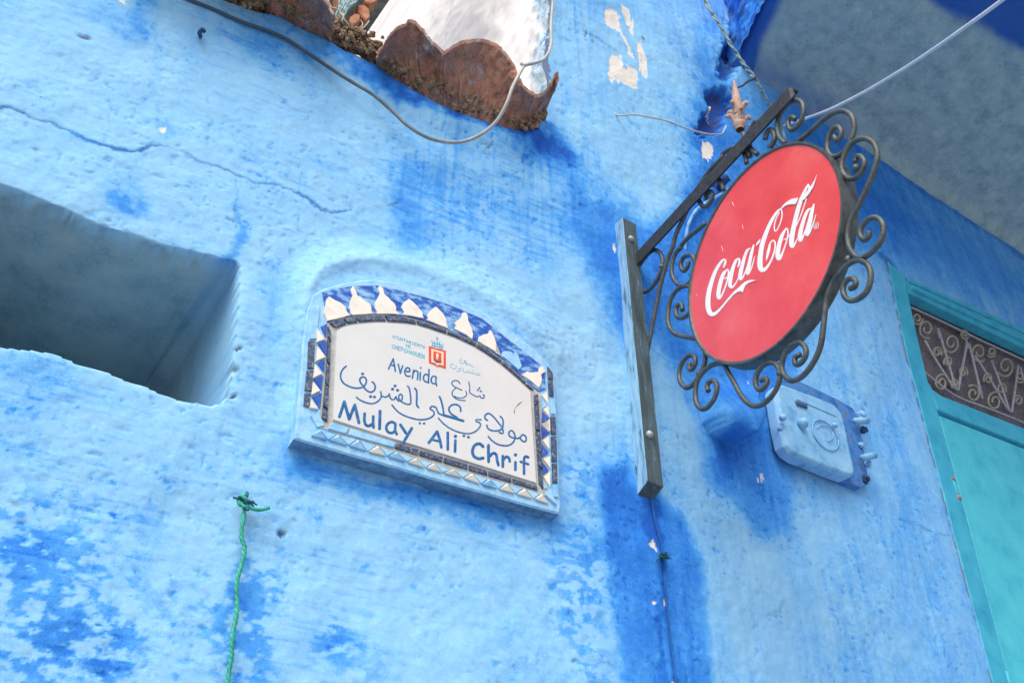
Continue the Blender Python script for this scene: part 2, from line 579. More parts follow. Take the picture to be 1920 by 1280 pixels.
# --- the long wall sheet -------------------------------------------------
EDGE1 = [(-400, -290), (0, -150), (300, -50), (430, 0), (480, 18), (520, 27), (560, 50), (600, 66), (640, 90), (700, 112), (730, 135), (770, 160), (830, 192), (880, 212), (930, 230), (965, 240), (1000, 238), (1014, 220)]
DOORLINE = [(1662, 488), (1699, 524), (1920, 626), (2200, 756), (2320, 1500), (1920, 1500), (1861, 1280), (1768, 925), (1735, 800), (1700, 665)]
HOLE = [(1690, 530), (1704, 540), (1920, 640), (2190, 768), (2300, 1500), (1940, 1500), (1876, 1280), (1783, 925), (1750, 800), (1715, 665)]
NICHE = [(-260, 225), (-120, 290), (0, 346), (60, 368), (120, 392), (180, 420), (240, 437), (300, 457), (360, 472), (410, 486), (440, 489), (448, 500), (446, 560), (441, 620), (436, 690), (430, 738), (415, 752), (395, 758), (370, 752), (330, 742), (300, 736), (275, 722), (245, 715), (210, 700), (150, 680), (100, 662), (60, 654), (0, 648), (-120, 625), (-260, 590)]


def build_wall():
    # s and z stations, fine where the camera is near, coarse outside
    s = [-4.0, -3.5, -3.0, -2.6, -2.3, -2.1]
    x = -1.98
    while x < 3.35:
        s.append(x)
        x += 0.0042 if x < 0.25 else 0.0042 + 0.0030 * (x - 0.25) / 1.2
    s += [3.6, 4.0, 4.5, 5.2, 6.0]
    z = [0.0, 0.5, 1.0, 1.5, 1.9]
    y = 2.08
    while y < 5.75:
        z.append(y)
        y += 0.0042 if y < 3.4 else 0.0042 + 0.0016 * (y - 3.4)
    z += [5.85, 6.1, 6.6, 7.2]
    s = np.array(s); z = np.array(z)
    Sg, Zg = np.meshgrid(s, z)
    X, Y, NX, NY = path(Sg)
    base = np.stack([X, Y, Zg], -1)
    q = base - CAM
    dep = q @ FW
    dep_ok = dep > 0.4
    dep = np.where(dep_ok, dep, 0.4)
    px = 960 + FPX * (q @ RT) / dep
    py = 640 - FPX * (q @ UP) / dep
    nz = lambda sc, o=4, sd=0, ax=1.0, az=1.0: fbm(Sg * sc * ax, Zg * sc * az, o, sd)
    wx = px + (nz(9, 4, 1) - 0.5) * 60 + (nz(40, 3, 5) - 0.5) * 26
    wy = py + (nz(9, 4, 2) - 0.5) * 60 + (nz(40, 3, 6) - 0.5) * 26
    tx = px + (nz(60, 3, 21) - 0.5) * 16
    ty = py + (nz(60, 3, 22) - 0.5) * 16

    # ---- relief
    h = (nz(1.6, 3, 31) - 0.5) * 0.030 + (nz(9, 4, 32) - 0.5) * 0.010 + (nz(45, 3, 33) - 0.5) * 0.0035
    h += (nz(30, 3, 34, 0.6, 3.0) - 0.5) * 0.0012 * sstep(0.3, -0.3, Sg) + (nz(4, 3, 35) - 0.5) * 0.012
    pit = sstep(.66, .76, nz(75, 3, 36)) * sstep(.35, .6, nz(6, 3, 37))
    h -= 0.0022 * pit
    # crest lip along the top of the left wall
    e_y = np.interp(px, [p[0] for p in EDGE1], [p[1] for p in EDGE1])
    d_e = py - e_y
    lipmask = sstep(1040, 990, px)
    h += 0.022 * sstep(70, 25, d_e) * lipmask - 0.030 * sstep(16, 0, d_e) * lipmask
    # plaster hood round the plaque
    hood = [(556, 800), (560, 700), (566, 600), (574, 548), (596, 517), (640, 499), (700, 494), (770, 507), (850, 538), (930, 578), (990, 622), (1035, 672), (1052, 740), (1056, 860)]
    dh, hx, hy = seg_near(hood, tx * 0.5 + px * 0.5, ty * 0.5 + py * 0.5)
    topw = sstep(760, 620, hy)
    hin = inside(hood + [(1056, 980), (556, 980)], px, py)
    h += np.where(hin, 1.0, sstep(62, 4, dh)) * .025 * topw + 0.009 * np.exp(-(dh / 13.0) ** 2) * (0.15 + .85 * topw)
    h += .018 * sstep(40, 0, dh) * sstep(700, 760, hy) * (hx < 700)
    # plastered corbel behind the sign
    cx = 1366 + (py - 740) * 0.03
    kx = px * .85 + tx * .15; ky = py * .85 + ty * .15
    hw = np.interp(ky, [690, 740, 790, 815, 833, 842], [56, 54, 50, 37, 15, 2])
    prof = np.clip(1 - np.abs((kx - cx) / np.maximum(hw, 1)) ** 3, 0, 1) ** .6
    h += 0.115 * prof * sstep(700, 815, ky) * (ky < 840) * (px > 1250) * (px < 1480)
    # cracks and dents
    cracks = [([(-60, 190), (0, 202), (20, 201), (70, 226), (100, 232), (145, 256), (165, 266), (185, 273), (225, 282), (240, 286), (262, 285), (280, 277), (300, 275), (325, 281), (345, 290), (375, 306), (415, 318), (450, 333), (480, 345), (515, 346), (545, 357), (575, 370), (600, 392), (625, 398), (660, 392)], 2.4, 1.0),
              ([(520, 180), (545, 205), (570, 213), (585, 211)], 1.4, .35), ([(440, 340), (444, 365), (438, 395), (440, 430)], 2.0, .4),
              ([(1780, 1003), (1745, 996), (1728, 985), (1705, 977), (1690, 971)], 1.6, .25),
              ([(1098, 60), (1125, 75), (1140, 88), (1158, 100)], 1.8, .5), ([(1160, 205), (1180, 225), (1200, 240)], 2.4, .35),
              ([(1650, 476), (1668, 492), (1684, 508), (1697, 524), (1702, 545)], 4.5, 1.0),
              ([(1642, 288), (1680, 318), (1720, 350), (1790, 395), (1860, 440), (1960, 512)], 4.0, .55),
              ([(335, 955), (370, 968), (410, 977), (440, 965)], 1.5, .15), ([(545, 1048), (565, 1050)], 1.6, .5),
              ([(1075, 0), (1080, 60), (1085, 110), (1090, 140)], 1.3, .35),
              ([(1188, 990), (1225, 980), (1228, 1020), (1236, 1060), (1246, 1120), (1252, 1170), (1265, 1280)], 2.0, .12)]
    grime = np.zeros(px.shape)
    crk = np.zeros(px.shape)
    for pts, wdt, am in cracks:
        x0 = min(p[0] for p in pts) - 20; x1 = max(p[0] for p in pts) + 20
        y0 = min(p[1] for p in pts) - 20; y1 = max(p[1] for p in pts) + 20
        mk = (px > x0) & (px < x1) & (py > y0) & (py < y1)
        jx = px[mk] + (fbm(Sg[mk] * 90, Zg[mk] * 90, 2, 77) - 0.5) * 7
        jy = py[mk] + (fbm(Sg[mk] * 90, Zg[mk] * 90, 2, 78) - 0.5) * 7
        dd, _, _ = seg_near(pts, jx, jy)
        vary = 0.35 + 0.9 * fbm(Sg[mk] * 14, Zg[mk] * 14, 2, 79)
        g = np.exp(-(dd / (wdt * .8 * vary + 0.4)) ** 2) * am * np.clip(vary, 0, 1)
        grime[mk] = np.maximum(grime[mk], .55 * g)
        crk[mk] = np.maximum(crk[mk], np.exp(-(dd / (wdt * 1.3 * vary + 0.6)) ** 2) * am * np.clip(vary, 0, 1))
        h[mk] -= 0.0025 * g
    dents = [(160, 70, 14, 4, 25, .7), (68, 283, 8, 3, 20, .35), (1207, 74, 6, 4, 60, .9), (447, 652, 5, 7, 0, .9), (441, 690, 6, 6, 0, .7), (440, 742, 8, 4, -15, .8), (532, 996, 9, 7, 20, .9), (1098, 62, 3, 6, 20, .7), (1112, 76, 4, 3, 0, .6), (1083, 265, 3, 3, 0, .3), (745, 378, 5, 3, 0, .5), (735, 383, 4, 3, 0, .5), (912, 520, 4, 3, 0, .4), (972, 551, 3, 3, 0, .7), (440, 440, 16, 60, 5, .0), (28, 940, 12, 5, 5, .35), (505, 885, 3, 3, 0, .5), (1065, 1150, 3, 3, 0, .5), (1080, 1235, 6, 3, -20, .5), (905, 270, 6, 3, 20, .5), (916, 276, 5, 3, 20, .5), (830, 290, 3, 3, 0, .3)]
    for (x, y, rx, ry, a, am) in dents:
        c, s_ = math.cos(R(a)), math.sin(R(a))
        u = ((tx - x) * c + (ty - y) * s_) / rx; v = (-(tx - x) * s_ + (ty - y) * c) / ry
        g = np.exp(-(u * u + v * v) ** 1.5) * am
        grime = np.maximum(grime, g)
        h -= 0.008 * g
    # ---- paint depth, plaque shadow included
    left = sstep(0.15, -0.25, Sg)
    D = 0.18 * left + 0.34 * (1 - left)
    blobs = [(880, 212, 190, 18, 24, .42), (660, 118, 150, 16, 28, .40), (1000, 262, 80, 34, 20, .42), (830, 192, 100, 26, 24, .3), (470, 70, 90, 40, 25, .2),
             (770, 380, 40, 110, 0, .16), (1010, 440, 70, 90, 0, .12),
             (1350, 300, 50, 120, 10, .3), (1330, 160, 30, 190, 8, .25),
             (1225, 985, 14, 42, -6, .42), (1250, 1180, 8, 130, -5, .22), (1150, 920, 60, 90, 0, .22), (1360, 790, 55, 60, 0, .16), (1350, 880, 25, 50, 0, .25),
             (1640, 380, 110, 90, 32, .26), (1800, 480, 200, 60, 30, .22), (1500, 300, 120, 120, 30, .35), (1700, 930, 24, 180, -12, .08),
             (1180, 330, 130, 110, 0, -.16), (1180, 110, 120, 120, 0, -.14), (1080, 700, 60, 150, 0, -.14), (1155, 740, 40, 110, -5, -.16), (1265, 800, 50, 140, -8, -.16), (1380, 1110, 70, 190, -8, -.10), (1480, 1100, 110, 220, -10, -.10), (1640, 640, 70, 120, 0, -.06),
             (800, 935, 300, 26, 16, .36), (560, 870, 40, 30, 0, .15), (425, 500, 20, 22, 0, .5), (442, 445, 12, 45, 4, .35), (510, 560, 16, 110, 4, .13), (270, 22, 26, 34, 10, .28), (250, 55, 44, 22, 20, .12), (305, 248, 26, 16, 15, .22), (262, 229, 9, 6, 0, .3), (170, 20, 80, 30, 20, .15), (30, 760, 70, 120, 0, .12), (120, 700, 120, 30, 15, .1), (230, 370, 36, 26, 30, .22), (265, 395, 30, 12, 0, .18), (360, 110, 16, 60, 5, .12), (300, 95, 8, 50, 0, .14), (540, 110, 80, 40, 30, .14)]  # leading entries put the shadow below the plaque into the colour
    for (x, y, rx, ry, a, am) in blobs:
        c, s_ = math.cos(R(a)), math.sin(R(a))
        u = ((wx - x) * c + (wy - y) * s_) / rx; v = (-(wx - x) * s_ + (wy - y) * c) / ry
        D = D + am * np.exp(-(u * u + v * v) ** 1.3 * 0.9)
    D = D + .42 * crk
    # areas never given the paler coat, with their own edges
    zones = [([(1128, 880), (1175, 862), (1200, 925), (1236, 930), (1285, 965), (1312, 1040), (1328, 1150), (1345, 1330), (1165, 1330), (1166, 1200), (1142, 1090), (1135, 980)], .36, 16, 8),
             ([(1010, 268), (1060, 300), (1120, 350), (1190, 395), (1210, 470), (1225, 600), (1190, 640), (1150, 615), (1120, 560), (1090, 470), (1045, 380)], .42, 38, 26),
             ([(1200, 430), (1260, 400), (1330, 330), (1400, 420), (1500, 600), (1480, 760), (1492, 900), (1478, 990), (1440, 1010), (1390, 960), (1350, 880), (1320, 770), (1235, 660)], .36, 30, 14),
             ([(742, 300), (860, 250), (990, 290), (1010, 400), (930, 470), (800, 480), (745, 450)], .12, 34, 16)]
    for zp, am, soft, rg_ in zones:
        zx = px + (nz(11, 4, 151) - .5) * rg_ * 2.4 + (nz(60, 3, 153) - .5) * rg_ * 1.2; zy = py + (nz(11, 4, 152) - .5) * rg_ * 2.4 + (nz(60, 3, 154) - .5) * rg_ * 1.2
        dz, _, _ = seg_near(zp, zx, zy, True)
        sg_ = np.where(inside(zp, zx, zy), dz, -dz)
        D = D + am * sstep(-soft, soft, sg_) * (.78 + .44 * nz(8, 3, 155))
    D = D - .16 * prof * sstep(720, 800, ky) * (ky < 838) * (px > 1290) * (px < 1440)
    # scrubbed patches where the darker coat shows through
    rag = nz(34, 6, 51, 0.9, 1.2); rag2 = nz(80, 4, 52, 0.7, 1.3)
    mott = [(120, 1130, 180, 190, 1.0), (40, 1000, 80, 90, .6), (460, 1190, 75, 130, 1.0), (470, 1080, 60, 60, .6), (625, 1195, 40, 60, .9), (1090, 1110, 55, 120, .95), (1075, 900, 45, 60, .7), (1130, 1270, 60, 60, .6), (690, 1052, 20, 12, .9), (600, 965, 22, 22, .5), (240, 372, 50, 40, .5), (640, 700, 0.1, 0.1, 0), (190, 700, 260, 60, .22), (350, 1120, 50, 60, .4), (690, 1240, 60, 40, .5), (990, 690, 60, 130, .25), (800, 330, 200, 160, .25), (110, 1240, 200, 90, .5), (960, 1150, 90, 160, .25)]
    for (x, y, rx, ry, am) in mott:
        g = np.exp(-(((wx - x) / rx) ** 2 + ((wy - y) / ry) ** 2) ** 1.5 * 0.9)
        D = D + am * 0.35 * g * sstep(0.45, 0.56, rag * 0.6 + rag2 * 0.4 + 0.06 * (g - 0.5))
    rg = np.random.RandomState(3)
    for k in range(95):
        x = rg.uniform(0, 1120); y = rg.uniform(120, 1280); r = rg.uniform(2.5, 9) * (0.7 if y < 700 else 1)
        mk = (abs(px - x) < 40) & (abs(py - y) < 40)
        g = np.exp(-(((tx[mk] - x) / r) ** 2 + ((ty[mk] - y) / (r * .8)) ** 2) ** 1.6)
        D[mk] += rg.uniform(.12, .38) * g
    # trowel streaks, vertical runs
    D += (nz(14, 4, 61, 0.35, 5.0) - 0.5) * 0.09 * left + .16 * pit + .15 * sstep(.62, .74, nz(62, 4, 63)) * sstep(.48, .68, nz(5, 3, 64)) * (.35 + .65 * left)
    D += (nz(12, 4, 62, 4.0, 0.35) - 0.5) * 0.20 * (0.4 + 0.6 * (1 - left))
    D += .13 * sstep(.60, .70, nz(26, 4, 65, .35, 4.0)) * left * sstep(.42, .58, nz(4, 2, 66))
    D += .11 * sstep(.50, .70, nz(15, 3, 67, 4.0, .25)) * sstep(420, 60, d_e) * sstep(660, 760, px) * sstep(1200, 1060, px)
    D -= 0.10 * np.exp(-(dh / 22.0) ** 2) * topw
    # ---- peeled places
    peels = [zm(1080, 0, 4.571, q) for q in (
        [(240, 80), (330, 90), (380, 150), (370, 230), (430, 330), (500, 510), (460, 490), (420, 380), (350, 260), (240, 220)],
        [(380, 40), (450, 60), (490, 210), (500, 310), (450, 240), (420, 120)],
        [(510, 360), (545, 370), (590, 500), (605, 680), (560, 660), (540, 530), (560, 530), (520, 450)],
        [(290, 490), (370, 480), (400, 570), (500, 610), (530, 760), (430, 740), (350, 680), (300, 720), (260, 640)],
        [(1130, 880), (1180, 900), (1200, 1000), (1150, 960)])]
    peels += [[(1315, 265), (1332, 268), (1338, 285), (1328, 300), (1316, 296)], [(1410, 740), (1418, 735), (1418, 752), (1412, 750)], [(1424, 888), (1430, 890), (1430, 906), (1425, 902)], [(1395, 718), (1399, 720), (1398, 728)], [(1217, 1013), (1222, 1012), (1233, 1030), (1230, 1036), (1222, 1028)], [(1243, 1108), (1246, 1120), (1250, 1135), (1245, 1135)], [(1228, 1128), (1233, 1128), (1231, 1138)], [(300, 243), (312, 241), (310, 250), (298, 250)], [(224, 0), (238, 0), (236, 8), (226, 7)], [(1145, 458), (1149, 458), (1154, 476), (1149, 474)], [(1263, 1275), (1268, 1275), (1268, 1283), (1264, 1283)]]
    peel = np.zeros(px.shape)
    for p in peels:
        a = np.array(p)
        mk = (px > a[:, 0].min() - 25) & (px < a[:, 0].max() + 25) & (py > a[:, 1].min() - 25) & (py < a[:, 1].max() + 25)
        sx = px[mk] + (fbm(Sg[mk] * 70, Zg[mk] * 18, 3, 91) - 0.5) * 14; sy = py[mk] + (fbm(Sg[mk] * 50, Zg[mk] * 50, 3, 92) - 0.5) * 14
        ins = inside(p, sx, sy)
        t_ = peel[mk]; t_[ins] = 1; peel[mk] = t_
    h -= 0.002 * peel
    # pitted ragged plaster along the upper corner
    pits = [(1366, 115, 20, 34, 15), (1352, 190, 24, 20, 20), (1332, 232, 26, 18, -30), (1345, 330, 14, 20, 0), (1382, 70, 12, 30, 10)]
    for (x, y, rx, ry, a) in pits:
        c, s_ = math.cos(R(a)), math.sin(R(a))
        u = ((wx * .4 + tx * .6 - x) * c + (wy * .4 + ty * .6 - y) * s_) / rx; v = (-(tx - x) * s_ + (ty - y) * c) / ry
        g = sstep(1.35, 0.8, np.sqrt(u * u + v * v))
        h -= 0.05 * g
        D += 0.55 * g
        grime = np.maximum(grime, 0.55 * g * (nz(60, 3, 95) > 0.45))
    strip = np.exp(-(((px - (1372 - (py - 40) * 0.1)) / 26) ** 2)) * sstep(160, 100, py)
    D -= 0.25 * strip
    h += (nz(50, 3, 97) - 0.45) * 0.030 * strip
    dd_, _, _ = seg_near(DOORLINE, px, py, True)
    flat = np.where(inside(DOORLINE, px, py), 1, sstep(45, 8, dd_)) * (Sg > 1)
    h = h * (1 - flat) + flat * (-.001 + .004 * (nz(30, 3, 111) - .5))
    lineg = np.exp(-((dd_ - 1.0) / 2.6) ** 2) * (Sg > 1) * sstep(.40, .56, nz(30, 3, 112, 1, .8)) * .6
    grime = np.maximum(grime, lineg)
    # ---- niche opening
    NP = [W1.at(x, y) for x, y in NICHE]
    NP = np.array([(s_of(p, 1), p[2]) for p in NP])
    mk = (Sg > NP[:, 0].min() - .1) & (Sg < NP[:, 0].max() + .1) & (Zg > NP[:, 1].min() - .1) & (Zg < NP[:, 1].max() + .1)
    js = Sg[mk] + (fbm(Sg[mk] * 18, Zg[mk] * 14, 3, 41) - .5) * .008
    jz = Zg[mk] + (fbm(Sg[mk] * 18, Zg[mk] * 14, 3, 42) - .5) * .008
    dn, qx, qy = seg_near(NP, js, jz, True)
    ins = inside(NP, js, jz)
    wdt = 0.055
    depth = 0.95
    t_ = np.where(ins, np.clip(dn / wdt, 0, 1), 0)
    nsx = np.where(ins, (qx - js) / np.maximum(dn, 1e-6), 0); nsz = np.where(ins, (qy - jz) / np.maximum(dn, 1e-6), 0)
    big = dn[ins].max()
    push = np.where(dn < wdt, dn * 0.96, wdt * 0.96 * (1 - np.clip((dn - wdt) / (big - wdt), 0, 1)))
    push = np.where(ins, push, 0)
    S2 = Sg.copy(); Z2 = Zg.copy()
    rgt = NP[:, 0].max()
    wr = sstep(.42, .02, rgt - js) * ins
    S2[mk] += nsx * push - .07 * wr * t_ ** 1.1; Z2[mk] += nsz * push
    h[mk] = np.where(ins, h[mk] * (1 - t_) - depth * t_ ** 1.1, h[mk] - 0.004 * np.exp(-dn / 0.012))
    D[mk] = D[mk] * (1 - sstep(0, .1, t_)) + np.where(ins, 0.22 * sstep(0, .1, t_), -0.10 * np.exp(-dn / 0.02))
    niche_grey = np.zeros(px.shape)
    niche_grey[mk] = np.where(ins, sstep(.0, .06, t_) * (1 - .85 * sstep(.12, .0, rgt - js) * sstep(.6, .2, t_)), 0)  # greyer colour inside the niche, less at the right jamb
    gn = grime[mk] * (1 - sstep(0, .08, t_))
    edge_d = np.where(ins, np.exp(-((dn - .001) / .0022) ** 2), 0)
    gn = np.maximum(gn, edge_d * sstep(.46, .56, fbm(Sg[mk] * 22, Zg[mk] * 22, 3, 45)) * 0.30)
    grime[mk] = gn
    X, Y, NX, NY = path(S2)
    V = np.stack([X + NX * h, Y + NY * h, Z2], -1)
    # ---- what is cut away
    ex = px + (nz(70, 3, 98) - 0.5) * 10; ey = py + (nz(70, 3, 99) - 0.5) * 12
    gone = inside(EDGE1 + [(1030, 150), (1027, 80), (1034, 0), (1044, -150), (1055, -400), (-800, -900), (-800, -430)], ex, ey)
    gone |= ~dep_ok & (Zg > 3)
    gone |= (Sg < -2.0) & (Zg > 4.35)
    HP = [W2.at(x, y) for x, y in HOLE]
    HP = np.array([(s_of(p, 2), p[2]) for p in HP])
    HP[HP[:, 1] < 2.7, 1] = np.where(HP[HP[:, 1] < 2.7, 1] < 2.3, 1.95, HP[HP[:, 1] < 2.7, 1])
    gone |= inside(HP, Sg, Zg)
    keep = ~(gone[:-1, :-1] | gone[1:, :-1] | gone[:-1, 1:] | gone[1:, 1:])
    idx = np.arange(Sg.size).reshape(Sg.shape)
    fcs = np.stack([idx[:-1, :-1], idx[:-1, 1:], idx[1:, 1:], idx[1:, :-1]], -1)[keep]
    used = np.unique(fcs)
    re = np.full(Sg.size, -1); re[used] = np.arange(len(used))
    fcs = re[fcs]
    g = lambda a: a.ravel()[used]
    mesh('wall', V.reshape(-1, 3)[used], fcs, M_wall, house, smooth=True,
         attrs={'paint': g(np.clip(D, 0, 1.1)), 'niche_grey': g(niche_grey), 'peel': g(peel), 'grime': g(np.clip(grime, 0, 1))})


build_wall()


def grid_sheet(name, P, mat, parent, D, smooth=True, peel=None, grime=None):
    n, m = P.shape[:2]
    idx = np.arange(n * m).reshape(n, m)
    f = np.stack([idx[:-1, :-1], idx[:-1, 1:], idx[1:, 1:], idx[1:, :-1]], -1).reshape(-1, 4)
    z = np.zeros((n, m))
    return mesh(name, P.reshape(-1, 3), f, mat, parent, smooth=smooth, attrs={'paint': D, 'peel': z if peel is None else peel, 'grime': z if grime is None else grime})


# --- overhanging upper floor: underside and its left end --------------------
ZS = W2.at(1650, 290)[2]
SOF = Plane((0, 0, ZS), (0, 0, -1))
CORN = W2.at(1380, 98)
CORN[2] = ZS
_e = SOF.at(1432, 0)
DE = _e - CORN; DE[2] = 0; DE /= np.linalg.norm(DE)
ta = np.concatenate([np.linspace(0, 1.6, 170), [1.8, 2.1]])
tb = np.concatenate([np.linspace(0, 2.9, 220), [3.2, 3.8, 4.6]])
A, Bm = np.meshgrid(ta, tb, indexing='ij')
P = CORN + DE * A[..., None] + D2 * Bm[..., None] - N2 * 0.06 * (A[..., None] < 1e-6)
bx = fbm(A * 5, Bm * 5, 4, 3); bx2 = fbm(A * 30, Bm * 30, 3, 4)
P[..., 2] = ZS + (bx - .5) * 0.03 + (bx2 - .5) * 0.006 - 0.05 * np.exp(-A / 0.05) + 0.06 * np.exp(-Bm / 0.02)
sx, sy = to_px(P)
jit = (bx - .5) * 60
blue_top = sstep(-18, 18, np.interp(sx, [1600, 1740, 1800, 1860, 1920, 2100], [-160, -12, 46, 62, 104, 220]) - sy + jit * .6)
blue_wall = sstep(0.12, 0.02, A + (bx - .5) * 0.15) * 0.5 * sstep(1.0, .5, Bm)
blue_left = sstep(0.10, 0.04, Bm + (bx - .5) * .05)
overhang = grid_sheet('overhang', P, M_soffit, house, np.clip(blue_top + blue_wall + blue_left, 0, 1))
tz = np.linspace(0, 0.55, 60)
A, Zm = np.meshgrid(np.linspace(0, 1.6, 200), tz, indexing='ij')
rg_ = (fbm(A * 22, Zm * 22, 4, 8) - .5) * 0.05
P = CORN + DE * A[..., None] + D2 * rg_[..., None] + ZV * Zm[..., None] - N2 * 0.06 * (A[..., None] < 1e-6)
grid_sheet('overhang_end', P, M_wall, overhang, 0.72 + (fbm(A * 15, Zm * 15, 4, 9) - .5) * .8, grime=sstep(.52, .62, fbm(A * 26, Zm * 26, 4, 10)) * .5)
b = MB()
c0 = CORN + ZV * 0.07 + D2 * 0.08
b.add([c0, c0 + DE * 2.05, c0 + DE * 2.05 + D2 * 4.4, c0 + D2 * 4.4] + [p + ZV * 0.9 for p in (c0, c0 + DE * 2.05, c0 + DE * 2.05 + D2 * 4.4, c0 + D2 * 4.4)], [(4, 5, 6, 7), (0, 4, 7, 3), (3, 7, 6, 2), (2, 6, 5, 1)])
b.build('overhang_floor', M_white, overhang)

# --- white side wall of the upper storey ------------------------------------
UPC = wall_pt(-0.135, 4.2, -0.01)
DIR3 = -N2
A, Zm = np.meshgrid(np.concatenate([np.linspace(0, 1.2, 110), np.linspace(1.25, 9, 40)]), np.linspace(0, 3.6, 200), indexing='ij')
s0 = np.array([s_of(W2.at(np.interp(zz, [4.2, 4.6, 5.0, 5.6, 7.0], [1024, 1028, 1032, 1042, 1060]), np.interp(zz, [4.2, 4.6, 5.0, 5.6, 7], [260, 120, 0, -160, -500])), 2) for zz in (4.2 + Zm[0])])
xx, yy, _, _ = path(s0)
P = np.stack([xx, yy, 4.2 + Zm[0]], -1)[None] + DIR3 * (A[..., None] - 0.004) + D2 * ((fbm(A * 7, Zm * 7, 4, 12) - .5) * .04 + np.where(A < .12, (fbm(A * 40, Zm * 30, 3, 13) - .5) * .03, 0))[..., None]


def white_side():
    m, t, b_ = new_mat('white_side_limewash')
    c = ramp(t, noise(t, 12, 6, .7), [(0.2, (0.68, 0.74, 0.80)), (0.4, (0.84, 0.85, 0.86)), (1, (0.88, 0.88, 0.87))])
    blu = ramp(t, noise(t, 40, 5, .7), [(0.35, (0.10, 0.26, 0.50)), (0.5, (0.45, 0.64, 0.80)), (0.7, (0.75, 0.80, 0.84))])
    t.links.new(mix(t, attr(t, 'paint'), c, blu), b_.inputs['Base Color'])
    b_.inputs['Roughness'].default_value = .9
    bump(t, b_, noise(t, 35, 6, .7), .25, .006)
    return m


grid_sheet('upper_wall', P, white_side(), house, sstep(.12, .02, A + (fbm(A * 12, Zm * 9, 4, 14) - .5) * .25))

# --- roof: eave tiles, mortar and loose fragments ---------------------------
roof = mesh('roof', [W1.at(x, y, -0.16) for x, y in ((-900, -700), (-900, -380), (300, -30), (560, 75), (690, 140), (706, 108), (672, 66), (760, -60), (900, -260), (700, -700))], [tuple(range(10))], M_dark, house)


def sheet_between(name, low, high, olow, ohigh, mat, parent, bulge=0.0, n=14, thick=0.016, seed=1, label=None):
    """curved slab lofted from a line on the wall top out to a rim in front of the wall"""
    rr0 = np.random.RandomState(seed + 50)
    L = catmull(low, 7); H = catmull(high, 7)
    L[:, 1] += rr0.uniform(-4, 4, len(L)); H[1:-1] += rr0.uniform(-.6, .6, (len(H) - 2, 2))
    m = max(len(L), len(H))
    rs = lambda q: np.stack([np.interp(np.linspace(0, 1, m), np.linspace(0, 1, len(q)), q[:, k]) for k in range(2)], -1)
    L = rs(L); H = rs(H)
    pts = np.zeros((n, m, 3))
    for j in range(m):
        a = W1.at(*L[j], 0); a = a + W1.n * olow
        b_ = W1.off(ohigh).at(*H[j])
        for i in range(n):
            t = i / (n - 1)
            pts[i, j] = a * (1 - t) + b_ * t + ZV * bulge * math.sin(math.pi * t)
    rs_ = np.random.RandomState(seed)
    pts += (fbm(*np.meshgrid(np.arange(m) * .45, np.arange(n) * .6), 3, seed)[..., None] - .5) * .016
    up = pts + ZV * thick + W1.n * 0.002
    v = np.concatenate([pts.reshape(-1, 3), up.reshape(-1, 3)])
    idx = np.arange(n * m).reshape(n, m); K = n * m
    f = []
    for i in range(n - 1):
        for j in range(m - 1):
            q = (idx[i, j], idx[i, j + 1], idx[i + 1, j + 1], idx[i + 1, j])
            f.append(q); f.append(tuple(K + k for k in q[::-1]))
    ring = list(idx[0]) + list(idx[1:, -1]) + list(idx[-1, -2::-1]) + list(idx[-2:0:-1, 0])
    for a, b_ in zip(ring, ring[1:] + ring[:1]):
        f.append((b_, a, a + K, b_ + K))
    return mesh(name, v, f, mat, parent, smooth=False, label=label)


sheet_between('roof_tile', [(706, 124), (740, 150), (775, 172), (806, 190), (838, 206)], [(708, 104), (722, 84), (738, 60), (758, 50), (770, 43), (784, 52), (798, 68), (812, 84), (831, 102)], 0.0, 0.13, M_tile, roof, 0.02, seed=3)
sheet_between('roof_tile', [(836, 202), (870, 220), (905, 236), (940, 248), (990, 246)], [(829, 104), (848, 92), (870, 82), (905, 80), (935, 92), (955, 116), (972, 148), (985, 170), (1000, 180)], 0.004, 0.16, M_tile, roof, 0.02, seed=5)
sheet_between('roof_tile', [(935, 244), (962, 252), (992, 248), (1016, 222)], [(984, 172), (1004, 183), (1026, 172), (1038, 152), (1044, 141), (1047, 146), (1044, 158)], 0.01, 0.10, M_tile, roof, 0.0, seed=7)
sheet_between('roof_tile', [(500, 30), (540, 50), (580, 72), (622, 90)], [(500, -40), (545, -70), (590, -20), (628, 30)], 0.0, 0.18, M_tile, roof, 0.02, seed=9)
sheet_between('roof_tile', [(400, -12), (440, 0), (475, 14), (505, 24)], [(395, -90), (430, -110), (470, -80), (503, -42)], 0.0, 0.18, M_tile, roof, 0.02, seed=11)
sheet_between('roof_tile', [(240, -72), (290, -56), (340, -38), (395, -14)], [(220, -170), (270, -190), (330, -150), (395, -92)], 0.0, 0.18, M_tile, roof, 0.02, seed=13)


def lump(c, r, seed, sq=(1, 1, 1), n=9, rough=.35):
    rs = np.random.RandomState(seed)
    v = []; f = []
    ph = rs.rand(6) * 6.28
    for i in range(n + 1):
        th_ = math.pi * i / n
        for j in range(n + 2):
            a = 2 * math.pi * j / (n + 2)
            k = 1 + rough * (math.sin(3 * a + ph[0]) * math.sin(2 * th_ + ph[1]) * .5 + math.sin(5 * a + ph[2]) * math.sin(4 * th_ + ph[3]) * .3 + rs.rand() * .5 - .25)
            d = np.array([math.sin(th_) * math.cos(a) * sq[0], math.sin(th_) * math.sin(a) * sq[1], math.cos(th_) * sq[2]])
            v.append(np.array(c) + d * r * k)
    m = n + 2
    for i in range(n):
        for j in range(m):
            f.append((i * m + j, (i + 1) * m + j, (i + 1) * m + (j + 1) % m, i * m + (j + 1) % m))
    return v, f


